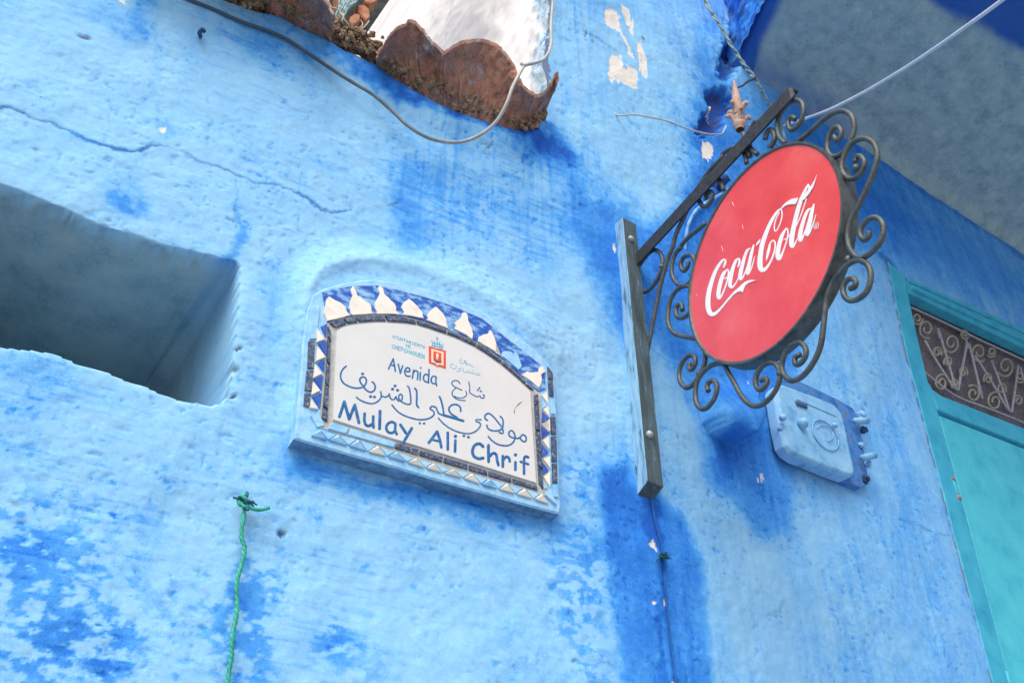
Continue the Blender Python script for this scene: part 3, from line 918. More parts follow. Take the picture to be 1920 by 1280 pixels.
b = MB()
rs = np.random.RandomState(11)
ee = np.array([p for p in EDGE1 if p[0] >= 300])
arc = np.concatenate([[0], np.cumsum(np.hypot(*np.diff(ee, axis=0).T))])
for k in range(150):
    q = rs.uniform(0, arc[-1])
    x = np.interp(q, arc, ee[:, 0]); y = np.interp(q, arc, ee[:, 1])
    up_ = rs.uniform(-4, 16) if x < 720 else rs.uniform(-4, 7)
    r = rs.uniform(.008, .024) * (1.15 if x < 700 else .9)
    b.add(*lump(W1.at(x, y - up_, rs.uniform(-.035, .022)), r, k, n=6, rough=.6))
for k in range(190):   # mortar packed under the eave tiles
    q = rs.rand()
    b.add(*lump(W1.at(712 + 300 * q, 122 + 118 * min(1, q * 1.15) - 40 * max(0, q - .9) * 4 + rs.uniform(-6, 15), rs.uniform(.018, .046)), rs.uniform(.004, .011), 300 + k, n=6, rough=.6))
for k in range(360):  # rubble lying under the broken edge further left
    q = rs.rand()
    x = 395 + 310 * q
    y = np.interp(x, ee[:, 0], ee[:, 1])
    b.add(*lump(W1.at(x, y + 8 - rs.uniform(0, 22 + 6 * (x > 600)), rs.uniform(.022, .06)), rs.uniform(.004, .012), 600 + k, n=6, rough=.7))
o = b.build('mortar', M_mortar, roof)
o['kind'] = 'stuff'
# broken tile pieces in the gap
frag = [[(668, 14), (680, 13), (690, 22), (692, 36), (684, 44), (676, 36), (668, 30)], [(655, 36), (664, 30), (674, 32), (672, 46), (660, 52), (652, 46)], [(632, 62), (650, 52), (668, 54), (671, 64), (650, 70), (634, 70)], [(684, 0), (704, -8), (706, 6), (692, 14), (682, 8)], [(630, -8), (644, -10), (642, 8), (633, 12)], [(598, 2), (612, 0), (618, 16), (606, 20), (598, 12)], [(500, -4), (518, -8), (520, 8), (506, 12)], [(430, -6), (446, -2), (454, 8), (440, 6)]]
for k, p in enumerate(frag):
    pl = W1.off(-0.06 + .02 * (k % 3))
    v, f = prism_data(pl, p, -.03, .012, 0, 1.5)
    mesh('tile_fragment', v, f, M_brick, roof)

# --- door in the right-hand run ---------------------------------------------
door = mesh('door', *prism_data(W2, [(1762, 773), (1920, 835), (2200, 945), (2230, 1150), (2280, 1500), (1954, 1500), (1896, 1280), (1829, 1020)], -.045, -.009, 2.0, .8), M_door, house)
fb = MB()
fb.add(*prism_data(W2, [(1664, 489), (1697, 516), (1702, 549), (1722, 640), (1740, 716), (1747, 730), (1757, 769), (1760, 776), (1826, 1020), (1893, 1280), (1951, 1500), (1920, 1500), (1861, 1280), (1815, 1104), (1768, 925), (1735, 800), (1717, 730), (1700, 665), (1682, 580)], -.05, .0018, .3, 1))
fb.add(*prism_data(W2, [(1741, 716), (1748, 729), (1765, 741), (1920, 802), (2200, 914), (2206, 944), (1920, 833), (1758, 769)], -.05, .0012, .4, 1))
fb.add(*prism_data(W2, [(1699, 523), (1920, 625), (2210, 758), (2200, 788), (1920, 652), (1703, 549), (1700, 530)], -.05, .001, .3, 1))
fb.add(*prism_data(W2, [(2200, 740), (2330, 780), (2400, 1500), (2280, 1500), (2230, 1150)], -.05, -.008, .3, 1))
fb.build('door_frame', M_door_dk, door)
mesh('moulding', *prism_data(W2, [(1706, 537), (1920, 635), (2200, 766), (2200, 776), (1920, 643), (1707, 544)], -.003, .016, 0, 1), M_door_dk, door)
mesh('moulding', *prism_data(W2, [(1700, 522), (1920, 619), (2200, 748), (2200, 756), (1920, 626), (1701, 529)], -.003, .010, 0, 1), M_door_dk, door)
mesh('pane', *prism_data(W2, [(1640, 380), (1930, 480), (2290, 620), (2290, 960), (1930, 840), (1735, 750), (1660, 600)], -.075, -.07), M_glass, door)
GZ = (1640, 460, 3.2)
bars = [([(388, 520), (410, 600), (490, 870)], 0), ([(552, 590), (540, 660), (500, 870)], 0), ([(565, 590), (590, 690), (645, 920)], 0), ([(300, 570), (380, 710), (478, 860)], 0), ([(700, 690), (750, 820), (810, 1000)], 0), ([(860, 720), (845, 840), (822, 1000)], 0), ([(600, 660), (690, 800), (800, 990)], 0), ([(870, 730), (900, 830), (960, 1020)], 0), ([(1010, 790), (1060, 900), (1130, 1120)], 0), ([(1180, 860), (1165, 960), (1145, 1120)], 0), ([(380, 500), (390, 560)], 0), ([(545, 560), (560, 620)], 0),
        ([(215, 370), (400, 455), (660, 580), (900, 690), (1300, 880)], 0), ([(300, 760), (480, 900), (700, 985), (960, 1090), (1300, 1220)], 0)]


def spiral(cx, cy, r, sq=.8, turns=1.4, a0=0., hand=1):
    n = 22
    return [(cx + math.cos(a0 + hand * q * turns * 6.283) * r * (1 - .72 * q) * sq, cy + math.sin(a0 + hand * q * turns * 6.283) * r * (1 - .72 * q)) for q in np.linspace(0, 1, n)]


for (x, y, r, a0, hd) in [(310, 500, 60, 1.2, 1), (460, 585, 62, 2.6, -1), (625, 640, 62, .8, 1), (785, 725, 66, 2.6, -1), (950, 800, 66, .8, 1), (1110, 880, 66, 2.6, -1), (400, 825, 52, -1.2, -1), (590, 890, 55, -2.2, 1), (720, 935, 58, -1.2, -1), (930, 1040, 58, -2.2, 1), (1060, 1080, 58, -1.2, -1), (255, 440, 40, 0, 1), (375, 640, 34, .6, -1), (440, 700, 34, 2.6, 1), (530, 760, 34, .6, -1), (680, 800, 36, 2.6, 1), (760, 860, 36, .6, -1), (480, 830, 30, 2, 1), (860, 930, 36, 2.6, 1), (540, 530, 34, .6, 1), (700, 640, 34, 2.6, -1), (870, 790, 36, .6, 1)]:
    bars.append((spiral(x, y, r, a0=a0, hand=hd), 1))
bars += [([(x + 900, y + 415) for x, y in p], tn) for p, tn in bars if max(q[0] for q in p) < 1150]      # the same work carries on to the right
GPL = W2.off(-.045)
for p, tone in bars:
    q = np.array(catmull(zm(*GZ, p), 3 if tone == 0 else 1))
    v, f = tube_data([GPL.at(x, y) for x, y in q], .0062 if tone == 0 else .0048, 6)
    mesh('grille_bar', v, f, M_grille if tone == 0 else M_grille_y, door, smooth=True)
v, f = tube_data([W2.at(1787, 899, -.006), W2.at(1798, 932, -.006)], .011, 8)
mesh('hinge', v, f, M_door, door, smooth=True)
v, f = tube_data([W2.at(1796.5, 929, -.004), W2.at(1799, 936, -.004)], .0125, 8)
mesh('hinge_cap', v, f, M_tile, door, smooth=True)
v, f = tube_data([W2.at(1786, 896, -.004), W2.at(1787.5, 900, -.004)], .0125, 8)
mesh('hinge_cap', v, f, M_tile, door, smooth=True)
v, f = tube_data([W2.at(1886, 1258, -.006), W2.at(1897, 1296, -.006)], .011, 8)
mesh('hinge', v, f, M_door, door, smooth=True)

# ------------------------------------------------------------------ street plaque
PQ = W1.off(.036)
plaque = thing('street_plaque', 'arched white ceramic street plaque with blue tile border and bilingual lettering', 'street sign', tuple(W1.at(800, 800)))
BODY = [(553, 812), (557, 780), (562, 720), (568, 640), (576, 580), (585, 553), (608, 540), (640, 531), (680, 524), (705, 523), (750, 529), (792, 540), (830, 552), (870, 568), (905, 583), (940, 606), (975, 632), (1005, 655), (1031, 682), (1042, 705), (1046, 780), (1050, 880), (1052, 950), (1050, 963), (980, 945), (900, 922), (820, 900), (740, 876), (650, 851), (600, 836), (551, 822)]
sur = mesh('surround', *prism_data(PQ, BODY, -.08, 0, 0, 3.0), M_pale, plaque)
M_underside = mottled('shaded_underside', [(0.3, (0.07, 0.16, 0.27)), (0.55, (0.13, 0.29, 0.48)), (0.8, (0.24, 0.46, 0.68))], 40, 0.95, bscale=120, bstr=0.6)
sur.data.materials.append(M_underside)                     # darker underside: deep blue paint, with shade put into the colour
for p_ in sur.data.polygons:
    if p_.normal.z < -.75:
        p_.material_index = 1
PANEL = [(622.7, 789), (625, 720), (627.5, 660), (629.6, 621), (640, 615), (660, 610), (682, 607.6), (705, 606), (732, 607), (760, 609), (781, 612.5), (800.7, 618), (829, 628), (851, 635.5), (885.6, 651.7), (907.5, 665), (938.8, 687), (968, 712), (993.6, 735.5), (996.5, 790), (1000.5, 850), (1004.5, 908), (880, 869), (739, 826)]
mesh('grout_bed', *prism_data(PQ, [(608, 608), (640, 596), (680, 591), (710, 590), (760, 594), (800, 604), (860, 624), (905, 648), (950, 680), (990, 712), (1012, 735), (1018, 800), (1026, 930), (960, 915), (860, 884), (740, 848), (640, 818), (598, 800), (604, 720)], -.01, .0015), M_grout, plaque)
panel = mesh('panel', *prism_data(PQ, PANEL, -.01, .006, .4, .8), M_panel, plaque)
PF = PQ.off(.006)


def strip(inner, outer, cuts, mat_of, o1, gap=1.35, bev=.7):
    I = np.array(inner, float); O = np.array(outer, float)
    li = np.concatenate([[0], np.cumsum(np.hypot(*np.diff(I, axis=0).T))]); li /= li[-1]
    lo = np.concatenate([[0], np.cumsum(np.hypot(*np.diff(O, axis=0).T))]); lo /= lo[-1]
    at = lambda L, Q, t: np.stack([np.interp(t, L, Q[:, 0]), np.interp(t, L, Q[:, 1])], -1)
    for k in range(len(cuts) - 1):
        t = np.linspace(cuts[k], cuts[k + 1], 5)
        poly = np.concatenate([at(li, I, t), at(lo, O, t)[::-1]])
        mesh('tile', *prism_data(PQ, poly, -.004, o1, gap, bev), mat_of(k), plaque)


TOP_IN = [(627.5, 620)] + PANEL[4:19]
TOP_IN = [(x, y - 2.4) for x, y in TOP_IN]
TOP_OUT = [(614, 607), (633, 600.5), (654, 597), (682, 593.5), (712, 592), (746, 594), (772.5, 599), (795, 605.5), (829, 617), (860, 630), (886.4, 648 - 9), (912, 655), (939.5, 675), (966, 699), (990, 722), (1003, 733)]
strip(TOP_IN, TOP_OUT, [0, .062, .115, .245, .385, .53, .675, .81, .955, 1], lambda k: M_navy, .007)
strip([(620.5, 625), (619, 680), (616.5, 730), (613.5, 795)], [(612.5, 610), (609.5, 680), (606, 730), (600.5, 786)], [0, .13, .385, .62, .87, 1], lambda k: M_navy, .008)
strip([(998.5, 742), (1001, 800), (1004, 850), (1008, 908)], [(1008, 738), (1012, 800), (1015.5, 870), (1017.5, 922)], [0, .12, .40, .63, .80, 1], lambda k: M_navy, .008)
strip([(621, 792), (739, 829), (880, 872), (1006, 911)], [(612, 806), (648, 817), (739, 842.5), (880, 884), (1009, 922)], [0, .09, .315, .43, .545, .665, .76, .875, 1], lambda k: M_navy if k not in (0, 1) else M_pale, .006)
# merlon frieze
mesh('frieze_ground', *prism_data(PQ, [(604, 548), (640, 540), (662, 537), (705, 536), (752, 546), (790, 556), (830, 568), (864, 581), (903, 598), (940, 627), (975, 655), (1012, 684), (1020, 696), (1023, 730), (1008, 735), (990, 720), (966, 697), (939.5, 673), (912, 653), (886.4, 637), (860, 628), (829, 615), (795, 603.5), (772.5, 597), (746, 592), (712, 590), (682, 591.5), (654, 595), (633, 598.5), (613, 606)], -.004, .0035, 0, .6), M_cob_op, plaque)
G = (570, 500, 7.11); H = (820, 540, 6.4)
MER = [zm(*G, [(300, 740), (255, 640), (285, 450), (325, 410), (400, 460), (470, 490), (540, 550), (560, 610), (618, 662), (520, 690), (420, 715)]),
       zm(*G, [(650, 275), (690, 360), (700, 400), (760, 430), (800, 470), (860, 500), (890, 570), (890, 620), (935, 645), (800, 652), (640, 662), (610, 640), (590, 560), (600, 480), (635, 400), (612, 330), (630, 282)]),
       zm(*G, [(1000, 265), (1040, 300), (1060, 380), (1120, 430), (1190, 500), (1220, 560), (1220, 610), (1280, 655), (1120, 645), (955, 645), (960, 620), (930, 560), (930, 510), (960, 450), (1000, 370), (970, 300)]),
       zm(*G, [(1390, 440), (1440, 480), (1500, 540), (1560, 610), (1570, 660), (1595, 705), (1450, 678), (1300, 658), (1320, 620), (1280, 560), (1310, 500), (1345, 470)]),
       [(814.7, 576.7), (821.6, 582.2), (829.4, 590), (835.6, 601), (835.6, 608.8), (840, 618.5), (820, 611), (797, 602), (800.7, 598.5), (799, 591.4), (806, 583)],
       zm(*H, [(315, 300), (345, 320), (360, 400), (400, 490), (420, 570), (412, 630), (335, 575), (180, 500), (212, 470), (182, 430), (230, 400), (280, 350), (288, 310)]),
       zm(*H, [(625, 510), (650, 550), (680, 620), (710, 720), (692, 790), (742, 818), (600, 725), (475, 650), (482, 600), (535, 570), (600, 555)]),
       zm(*H, [(930, 750), (960, 820), (1000, 950), (960, 995), (860, 905), (765, 830), (772, 770), (850, 765), (905, 800)]),
       zm(*H, [(1250, 945), (1295, 1010), (1235, 1050), (1242, 1130), (1205, 1215), (1100, 1120), (992, 1050), (1060, 1010), (1100, 1025), (1200, 1015), (1215, 960)])]
for k, p in enumerate(MER):
    # a slightly ragged hand-cut outline
    q = []
    rs = np.random.RandomState(40 + k)
    for i in range(len(p)):
        a = np.array(p[i]); c = np.array(p[(i + 1) % len(p)])
        q.append(a)
        if np.hypot(*(c - a)) > 7:
            q.append((a + c) / 2 + rs.uniform(-.7, .7, 2))
    mesh('merlon_tile', *prism_data(PQ, q, -.004, .0065, 0, .5), M_cream if k != 7 else M_pale, plaque)
# bottom zigzag
NOD = [(580, 818), (614, 826.8), (652.5, 837), (687.2, 848), (724.4, 857), (761, 867.7), (796.3, 878.3), (829.4, 887.8), (866, 897), (900.5, 909), (932.5, 917.8), (965.3, 927), (999, 936.5), (1030, 946.5)]
APX = [(598, 806.5), (632.5, 815.6), (670.3, 824), (707, 836.2), (742, 847.7), (778.6, 859.7), (811.4, 869), (847.3, 880.5), (883.3, 888), (915.3, 898), (949, 907), (981.7, 916), (1013, 926)]


def pyramid(pl, tri, o0, o1, inset, peak):
    t = offset_poly(tri, inset)
    c = t.mean(0) * .55 + np.array(peak) * .45
    v = [pl.at(x, y, o0) for x, y in t] + [pl.at(x, y, .5 * o1) for x, y in t] + [pl.at(*c, o1)]
    f = [(0, 1, 4, 3), (1, 2, 5, 4), (2, 0, 3, 5), (3, 4, 6), (4, 5, 6), (5, 3, 6)]
    A_ = np.cross(t[1] - t[0], t[2] - t[0])
    return v, (f if A_ < 0 else [q[::-1] for q in f])


for k in range(13):
    m_ = M_cream if k >= 3 else M_pale
    mesh('triangle_tile', *pyramid(PQ, [NOD[k], APX[k], NOD[k + 1]], -.004, .011, 1.1, APX[k]), m_ if k % 5 != 4 else M_pale, plaque)
    if k < 12:
        mesh('triangle_tile', *prism_data(PQ, [APX[k], APX[k + 1], NOD[k + 1]], -.004, .004, 1.1, .6), M_pale, plaque)
L5 = (540, 640, 4.925)
left_w = [[(265, 40), (345, 157), (245, 200)], [(240, 205), (315, 310), (218, 357)], [(220, 370), (300, 465), (205, 510)], [(205, 530), (282, 638), (190, 625)]]
left_b = [[(275, 30), (352, -10), (352, 150)], [(268, 205), (342, 168), (332, 302)], [(232, 355), (327, 318), (307, 462)], [(220, 520), (312, 473), (292, 632)]]
up_w = [zm(*G, [(155, 810), (275, 985), (155, 1030)])]
up_b = [zm(*G, [(215, 805), (308, 760), (290, 970)])]
for p in [zm(*L5, q) for q in left_w] + up_w:
    mesh('triangle_tile', *prism_data(PQ, p, -.004, .006, .5, .8), M_cream, plaque)
for p in [zm(*L5, q) for q in left_b] + up_b:
    mesh('triangle_tile', *prism_data(PQ, p, -.004, .004, .4, .5), M_cobalt, plaque)
mesh('corner_tile', *prism_data(PQ, zm(*L5, [(200, 690), (278, 650), (338, 785), (260, 800)]), -.004, .004, .4, .6), M_pale, plaque)
F6 = (820, 780, 6.4); K6 = (790, 540, 2.911)
right_w = [zm(*K6, q) for q in ([(650, 590), (682, 566), (690, 642)], [(655, 665), (690, 642), (697, 716)], [(652, 745), (697, 716), (700, 792)])] + [zm(*F6, q) for q in ([(1232, 100), (1330, 55), (1335, 210)], [(1245, 300), (1335, 232), (1338, 425)], [(1250, 522), (1342, 485), (1350, 650)], [(1255, 738), (1345, 665), (1345, 870)])]
right_b = [zm(*K6, q) for q in ([(645, 600), (688, 645), (655, 662)], [(655, 672), (695, 716), (652, 742)], [(652, 752), (698, 793), (655, 812)])] + [zm(*F6, q) for q in ([(1236, 118), (1328, 215), (1245, 292)], [(1245, 325), (1330, 440), (1243, 512)], [(1247, 540), (1335, 660), (1250, 720)], [(1254, 760), (1325, 870), (1262, 880)])]
for p in right_w:
    mesh('triangle_tile', *prism_data(PQ, p, -.004, .006, .4, .6), M_cream, plaque)
for k, p in enumerate(right_b):
    mesh('triangle_tile', *prism_data(PQ, p, -.004, .004, .3, .5), M_cobalt if k not in (0, 6) else M_pale, plaque)
mesh('corner_tile', *prism_data(PQ, zm(*F6, [(1268, 955), (1345, 890), (1425, 1085)]), -.004, .008, .4, .8), M_pale, plaque)
for p, m_ in [([(587, 577), (600, 572), (593, 637), (579, 638)], M_pale), ([(577, 640), (591, 640), (588, 692), (575, 692)], M_navy), ([(574, 695), (588, 695), (584, 735), (570, 733)], M_navy), ([(570, 737), (583, 738), (579, 765), (568, 762)], M_navy),
              ([(1025, 686), (1036, 700), (1037, 714), (1026, 712)], M_navy), ([(1026, 714), (1037, 716), (1038, 745), (1028, 743)], M_navy), ([(1029, 748), (1039, 750), (1041, 778), (1031, 778)], M_pale), ([(1031, 781), (1041, 781), (1043, 815), (1032, 815)], M_navy), ([(1032, 818), (1043, 818), (1044, 866), (1033, 866)], M_navy), ([(1034, 869), (1044, 869), (1045, 906), (1034, 906)], M_navy), ([(1034, 909), (1045, 909), (1046, 934), (1035, 932)], M_pale)]:
    mesh('tile', *prism_data(PQ, p, -.004, .0045, .5, .7), m_, plaque)

# --- lettering on the panel
Z3 = (620, 620, 8.0); Z4 = (810, 640, 5.82); Z5 = (620, 740, 9.145); ZT = (610, 600, 4.0)
ink = MB()


def ink_stroke(z, pts, wd, n=5, h=.0009):
    ink.add(*ribbon_data(PF, zm(*z, wz(pts, wd)), n, h))


def dot(mb, z, x, y, r, rx=None):
    v, f = prism_data(PF, zm(*z, [(x + (rx or r) * math.cos(a), y + r * math.sin(a)) for a in np.linspace(0, 2 * math.pi, 12, endpoint=False)]), -.0004, .0009, 0, .15)
    mb.add(v, f)


for st in ([(868, 572), (905, 490), (938, 418)], [(938, 418), (955, 510), (970, 605)], [(900, 512), (952, 522)], [(1012, 502), (1030, 570), (1045, 636)], [(1045, 636), (1062, 580), (1080, 525)],
           [(1122, 602), (1160, 612), (1185, 606), (1180, 565), (1148, 552), (1118, 580), (1110, 625), (1130, 668), (1160, 682), (1190, 678)],
           [(1243, 588), (1234, 650), (1226, 708)], [(1238, 630), (1270, 596), (1302, 612), (1308, 660), (1300, 728)], [(1345, 622), (1342, 680), (1340, 738)],
           [(1474, 580), (1470, 680), (1466, 782)], [(1462, 670), (1425, 648), (1396, 682), (1394, 730), (1420, 762), (1462, 768)],
           [(1580, 695), (1540, 678), (1512, 710), (1508, 755), (1535, 790), (1578, 785)], [(1582, 692), (1578, 765), (1590, 822)]):
    ink_stroke(Z3, st, 25, 4)
dot(ink, Z3, 1350, 555, 14)
for st, wd in (([(232, 530), (185, 572), (152, 640), (152, 710), (190, 780), (270, 830), (370, 858), (460, 850), (515, 810), (536, 750), (515, 702), (468, 694), (436, 728), (450, 780), (490, 830), (530, 885), (590, 918), (645, 900), (668, 850), (655, 795), (622, 765)], 27),
               ([(385, 995), (460, 1048), (560, 1084), (640, 1088), (715, 1050), (758, 985), (750, 912)], 25), ([(758, 975), (815, 992), (862, 975), (880, 945)], 25), ([(876, 960), (905, 1020), (950, 1028), (978, 985)], 25), ([(978, 990), (1010, 1045), (1060, 1040), (1076, 985), (1050, 950), (1022, 975), (1030, 1030), (1085, 1075), (1150, 1100), (1195, 1092), (1202, 1040), (1192, 930), (1175, 855), (1152, 828)], 25),
               ([(1262, 862), (1288, 900), (1292, 1000), (1290, 1105), (1318, 1148)], 30)):
    ink_stroke(Z3, st, wd, 5)
for x, y in ((478, 645), (597, 985), (655, 990), (965, 825), (927, 873), (1003, 890)):
    dot(ink, Z3, x, y, 20, 24)
for st, wd in (([(500, 636), (545, 687), (610, 722), (700, 745), (770, 738), (812, 712), (812, 684), (786, 664), (800, 646), (830, 656), (850, 698), (888, 712)], 13), ([(890, 715), (880, 650), (868, 600), (856, 574)], 15), ([(885, 712), (930, 724), (985, 740), (1035, 755)], 20), ([(1015, 682), (1010, 650), (980, 632), (944, 638), (926, 668), (945, 702), (990, 730)], 14)):
    ink_stroke(ZT, st, wd, 5)
dot(ink, ZT, 708, 772, 8, 10); dot(ink, ZT, 740, 774, 8, 10)
for st, wd in (([(70, 835), (130, 900), (220, 960), (320, 995), (410, 1003), (480, 975), (525, 925), (520, 885), (482, 872), (486, 852), (535, 852)], 17), ([(605, 860), (578, 838), (582, 802), (620, 785), (670, 820), (720, 880), (765, 940), (775, 995), (745, 998), (728, 975)], 19), ([(745, 815), (772, 850), (775, 910), (762, 950), (720, 972), (650, 970), (608, 945), (598, 912)], 19), ([(615, 1035), (660, 1085), (730, 1125), (820, 1135), (880, 1105), (905, 1050), (895, 998), (865, 970), (838, 995), (850, 1035), (900, 1052), (950, 1052), (990, 1015), (1025, 1042), (1022, 1085), (990, 1088), (962, 1056)], 19),
               ([(305, 460), (280, 430), (238, 427), (215, 455), (240, 490), (285, 512), (325, 530)], 13), ([(262, 505), (222, 545), (226, 590), (280, 632), (362, 645)], 13), ([(368, 540), (378, 580), (340, 612), (280, 612), (240, 596)], 12), ([(400, 440), (412, 500), (412, 555), (450, 582), (490, 602), (522, 592), (532, 612), (560, 616), (572, 592), (556, 580)], 13)):
    ink_stroke(Z4, st, wd, 5)
for x, y, r in ((347, 1028, 13), (397, 1042, 13), (515, 508, 9), (500, 530, 9), (532, 543, 9)):
    dot(ink, Z4, x, y, r, r * 1.3)
# large Latin line
for st, wd in (([(150, 372), (192, 245), (233, 118)], 56), ([(233, 118), (275, 265), (318, 412)], 56), ([(318, 412), (365, 290), (413, 175)], 56), ([(413, 175), (450, 330), (484, 475)], 56), ([(582, 322), (578, 440), (605, 515), (665, 528), (718, 490)], 52), ([(730, 368), (728, 470), (735, 555)], 50), ([(845, 282), (842, 430), (838, 578)], 56),
               ([(1108, 492), (1045, 462), (975, 500), (952, 565), (985, 635), (1060, 650), (1100, 610)], 48), ([(1112, 500), (1104, 600), (1132, 672)], 48), ([(1197, 512), (1245, 585), (1290, 655)], 52), ([(1388, 572), (1320, 690), (1245, 815)], 52)):
    ink_stroke(Z5, st, wd, 4, .0011)
for st, wd in (([(776, 918), (808, 875), (838, 834)], 22), ([(838, 834), (858, 895), (870, 952)], 22), ([(802, 896), (856, 908)], 18), ([(918, 844), (918, 968)], 22), ([(975, 902), (972, 984)], 22)):
    ink_stroke(ZT, st, wd, 3, .0011)
dot(ink, ZT, 975, 870, 12, 13)
for st, wd in (([(548, 362), (505, 330), (448, 348), (420, 415), (440, 480), (495, 508), (548, 500)], 38), ([(612, 348), (613, 450), (615, 543)], 38), ([(630, 478), (668, 442), (706, 460), (718, 530), (732, 585)], 36), ([(785, 478), (785, 540), (785, 603)], 36), ([(790, 525), (822, 486), (858, 498), (868, 540)], 34), ([(936, 552), (936, 640)], 36), ([(1090, 492), (1058, 482), (1040, 520), (1040, 690)], 34), ([(1000, 545), (1090, 574)], 32)):
    ink_stroke(F6, st, wd, 4, .0011)
dot(ink, F6, 937, 462, 19, 20)
ink.build('lettering', M_ink, panel)
# small municipal lines in a plain stroke alphabet
LET = {'A': [[(0, 0), (.5, 1), (1, 0)], [(.2, .4), (.8, .4)]], 'Y': [[(0, 1), (.5, .5), (1, 1)], [(.5, .5), (.5, 0)]], 'U': [[(0, 1), (0, .25), (.3, 0), (.7, 0), (1, .25), (1, 1)]], 'N': [[(0, 0), (0, 1), (1, 0), (1, 1)]], 'T': [[(0, 1), (1, 1)], [(.5, 1), (.5, 0)]], 'M': [[(0, 0), (.15, 1), (.5, .3), (.85, 1), (1, 0)]], 'I': [[(.2, 1), (.8, 1)], [(.5, 1), (.5, 0)], [(.2, 0), (.8, 0)]], 'E': [[(1, 1), (0, 1), (0, 0), (1, 0)], [(0, .5), (.8, .5)]], 'O': [[(.5, 1), (.1, .8), (0, .5), (.1, .2), (.5, 0), (.9, .2), (1, .5), (.9, .8), (.5, 1)]], 'D': [[(0, 0), (0, 1), (.6, .9), (1, .5), (.6, .1), (0, 0)]], 'C': [[(1, .85), (.6, 1), (.15, .8), (0, .5), (.15, .2), (.6, 0), (1, .15)]], 'H': [[(0, 0), (0, 1)], [(1, 0), (1, 1)], [(0, .5), (1, .5)]], 'F': [[(1, 1), (0, 1), (0, 0)], [(0, .5), (.8, .5)]], 'R': [[(0, 0), (0, 1), (.8, .9), (.8, .6), (0, .5), (1, 0)]]}
teal = MB()
crown = MB()


def small_text(mb, pl, txt, z, a, b_, hgt, wd, up=(0.04, -1), h=.0005):
    a = np.array(a, float); b_ = np.array(b_, float)
    n = len(txt)
    for i, ch in enumerate(txt):
        for st in LET[ch]:
            q = []
            for (u, v) in st:
                p = a + (b_ - a) * (i + u * .70) / (n - .3) + np.array(up) * v * hgt
                q.append((p[0], p[1], wd))
            q = [(q[k][0], q[k][1], q[k][2]) for k in range(len(q))]
            for k in range(len(q) - 1):
                mb.add(*ribbon_data(pl, zm(*z, [q[k], q[k + 1]]), 1, h))


small_text(teal, PF, 'AYUNTAMIENTO', Z3, (930, 102), (1408, 268), 40, 10)
small_text(teal, PF, 'DE', Z3, (1128, 238), (1196, 258), 38, 10)
small_text(teal, PF, 'CHEFCHAOUEN', Z3, (920, 258), (1402, 418), 56, 12)
arab = MB()
for st in ([(306, 190), (304, 228), (335, 240), (362, 218), (350, 205), (372, 250), (405, 245), (420, 262), (455, 278)], [(322, 192), (326, 215)], [(372, 215), (378, 248)], [(228, 240), (205, 252), (206, 280), (240, 298), (268, 280), (262, 262)], [(285, 300), (305, 290), (312, 310), (290, 328), (272, 322)], [(335, 282), (342, 322), (370, 335), (395, 330), (410, 344), (432, 336), (445, 352), (470, 345), (486, 366), (505, 360), (530, 376)], [(232, 252), (240, 256)], [(440, 318), (448, 322)], [(500, 342), (512, 348)], [(395, 312), (402, 316)]):
    arab.add(*ribbon_data(PF, zm(*Z4, wz(st, 6.5)), 4, .0005))
for st, wd in (([(800, 202), (838, 216), (880, 212)], 9), ([(800, 188), (838, 200), (880, 200)], 8), ([(797, 152), (806, 180), (800, 192)], 6), ([(886, 178), (874, 190), (880, 202)], 6), ([(838, 126), (839, 160), (838, 200)], 7), ([(815, 158), (822, 180), (818, 196)], 8), ([(858, 165), (856, 185), (860, 202)], 8), ([(828, 138), (850, 143)], 5), ([(806, 172), (838, 178), (874, 190)], 7)):
    crown.add(*ribbon_data(PF, zm(*ZT, wz(st, wd)), 3, .0006))
teal.build('lettering', M_teal, panel)
arab.build('lettering', M_teal, panel)
crown.build('crest_crown', M_teal, panel)
mesh('crest_shield', *prism_data(PF, zm(*ZT, [(775, 195), (903, 231), (903, 365), (852, 348), (838, 354), (826, 340), (776, 322)]), -.001, .0008), M_crest_red, panel)
mesh('crest_frame', *prism_data(PF, zm(*ZT, [(793, 216), (885, 241), (885, 345), (852, 334), (838, 344), (826, 326), (794, 314)]), -.001, .0014), M_crest_cream, panel)
mesh('crest_field', *prism_data(PF, zm(*ZT, [(808, 234), (868, 252), (868, 326), (838, 318), (808, 302)]), -.001, .0020), M_crest_red, panel)
b = MB(); b.add(*ribbon_data(PF, zm(*ZT, [(837, 258, 20), (838, 275, 24), (836, 296, 10)]), 4, .003)); b.build('crest_figure', M_crest_cream, panel)
b = MB(); b.add(*ribbon_data(PF, zm(*ZT, wz([(812, 296), (828, 312), (848, 316), (865, 308)], 10)), 4, .0034)); b.build('crest_scroll', M_ink, panel)
b = MB()
for st, wd in (([(945, 672), (962, 660), (975, 655)], 4), ([(945, 672), (908, 722)], 0.1)):
    pass
b.add(*ribbon_data(PF, zm(*Z4, [(985, 655, 3), (950, 680, 16), (922, 710, 6), (900, 740, 5), (898, 775, 14)]), 4, .0006))
b.build('chip', M_mortar, panel)

# ------------------------------------------------------------------ hanging round sign
AZ = 152.0
DA, _n = dirs(AZ)
NS = -np.array([math.cos(R(AZ)), -math.sin(R(AZ)), 0])       # towards the camera side
if (CAM - W2.at(1185, 500)) @ NS < 0:
    NS = -NS
A0 = W2.at(1185, 500) + N2 * .042
SG = Plane(A0, NS)
sign = thing('hanging_sign', 'round red enamel shop sign hung in a scrolled black iron bracket', 'hanging sign', tuple(W2.at(1222, 930)))
# post
PW = .056
fl_top = W2.off(.042).at(1170, 408); fl_bot = W2.off(.042).at(1214.5, 901)
s0 = s_of(fl_bot, 2); z0 = fl_bot[2]; z1 = fl_top[2]


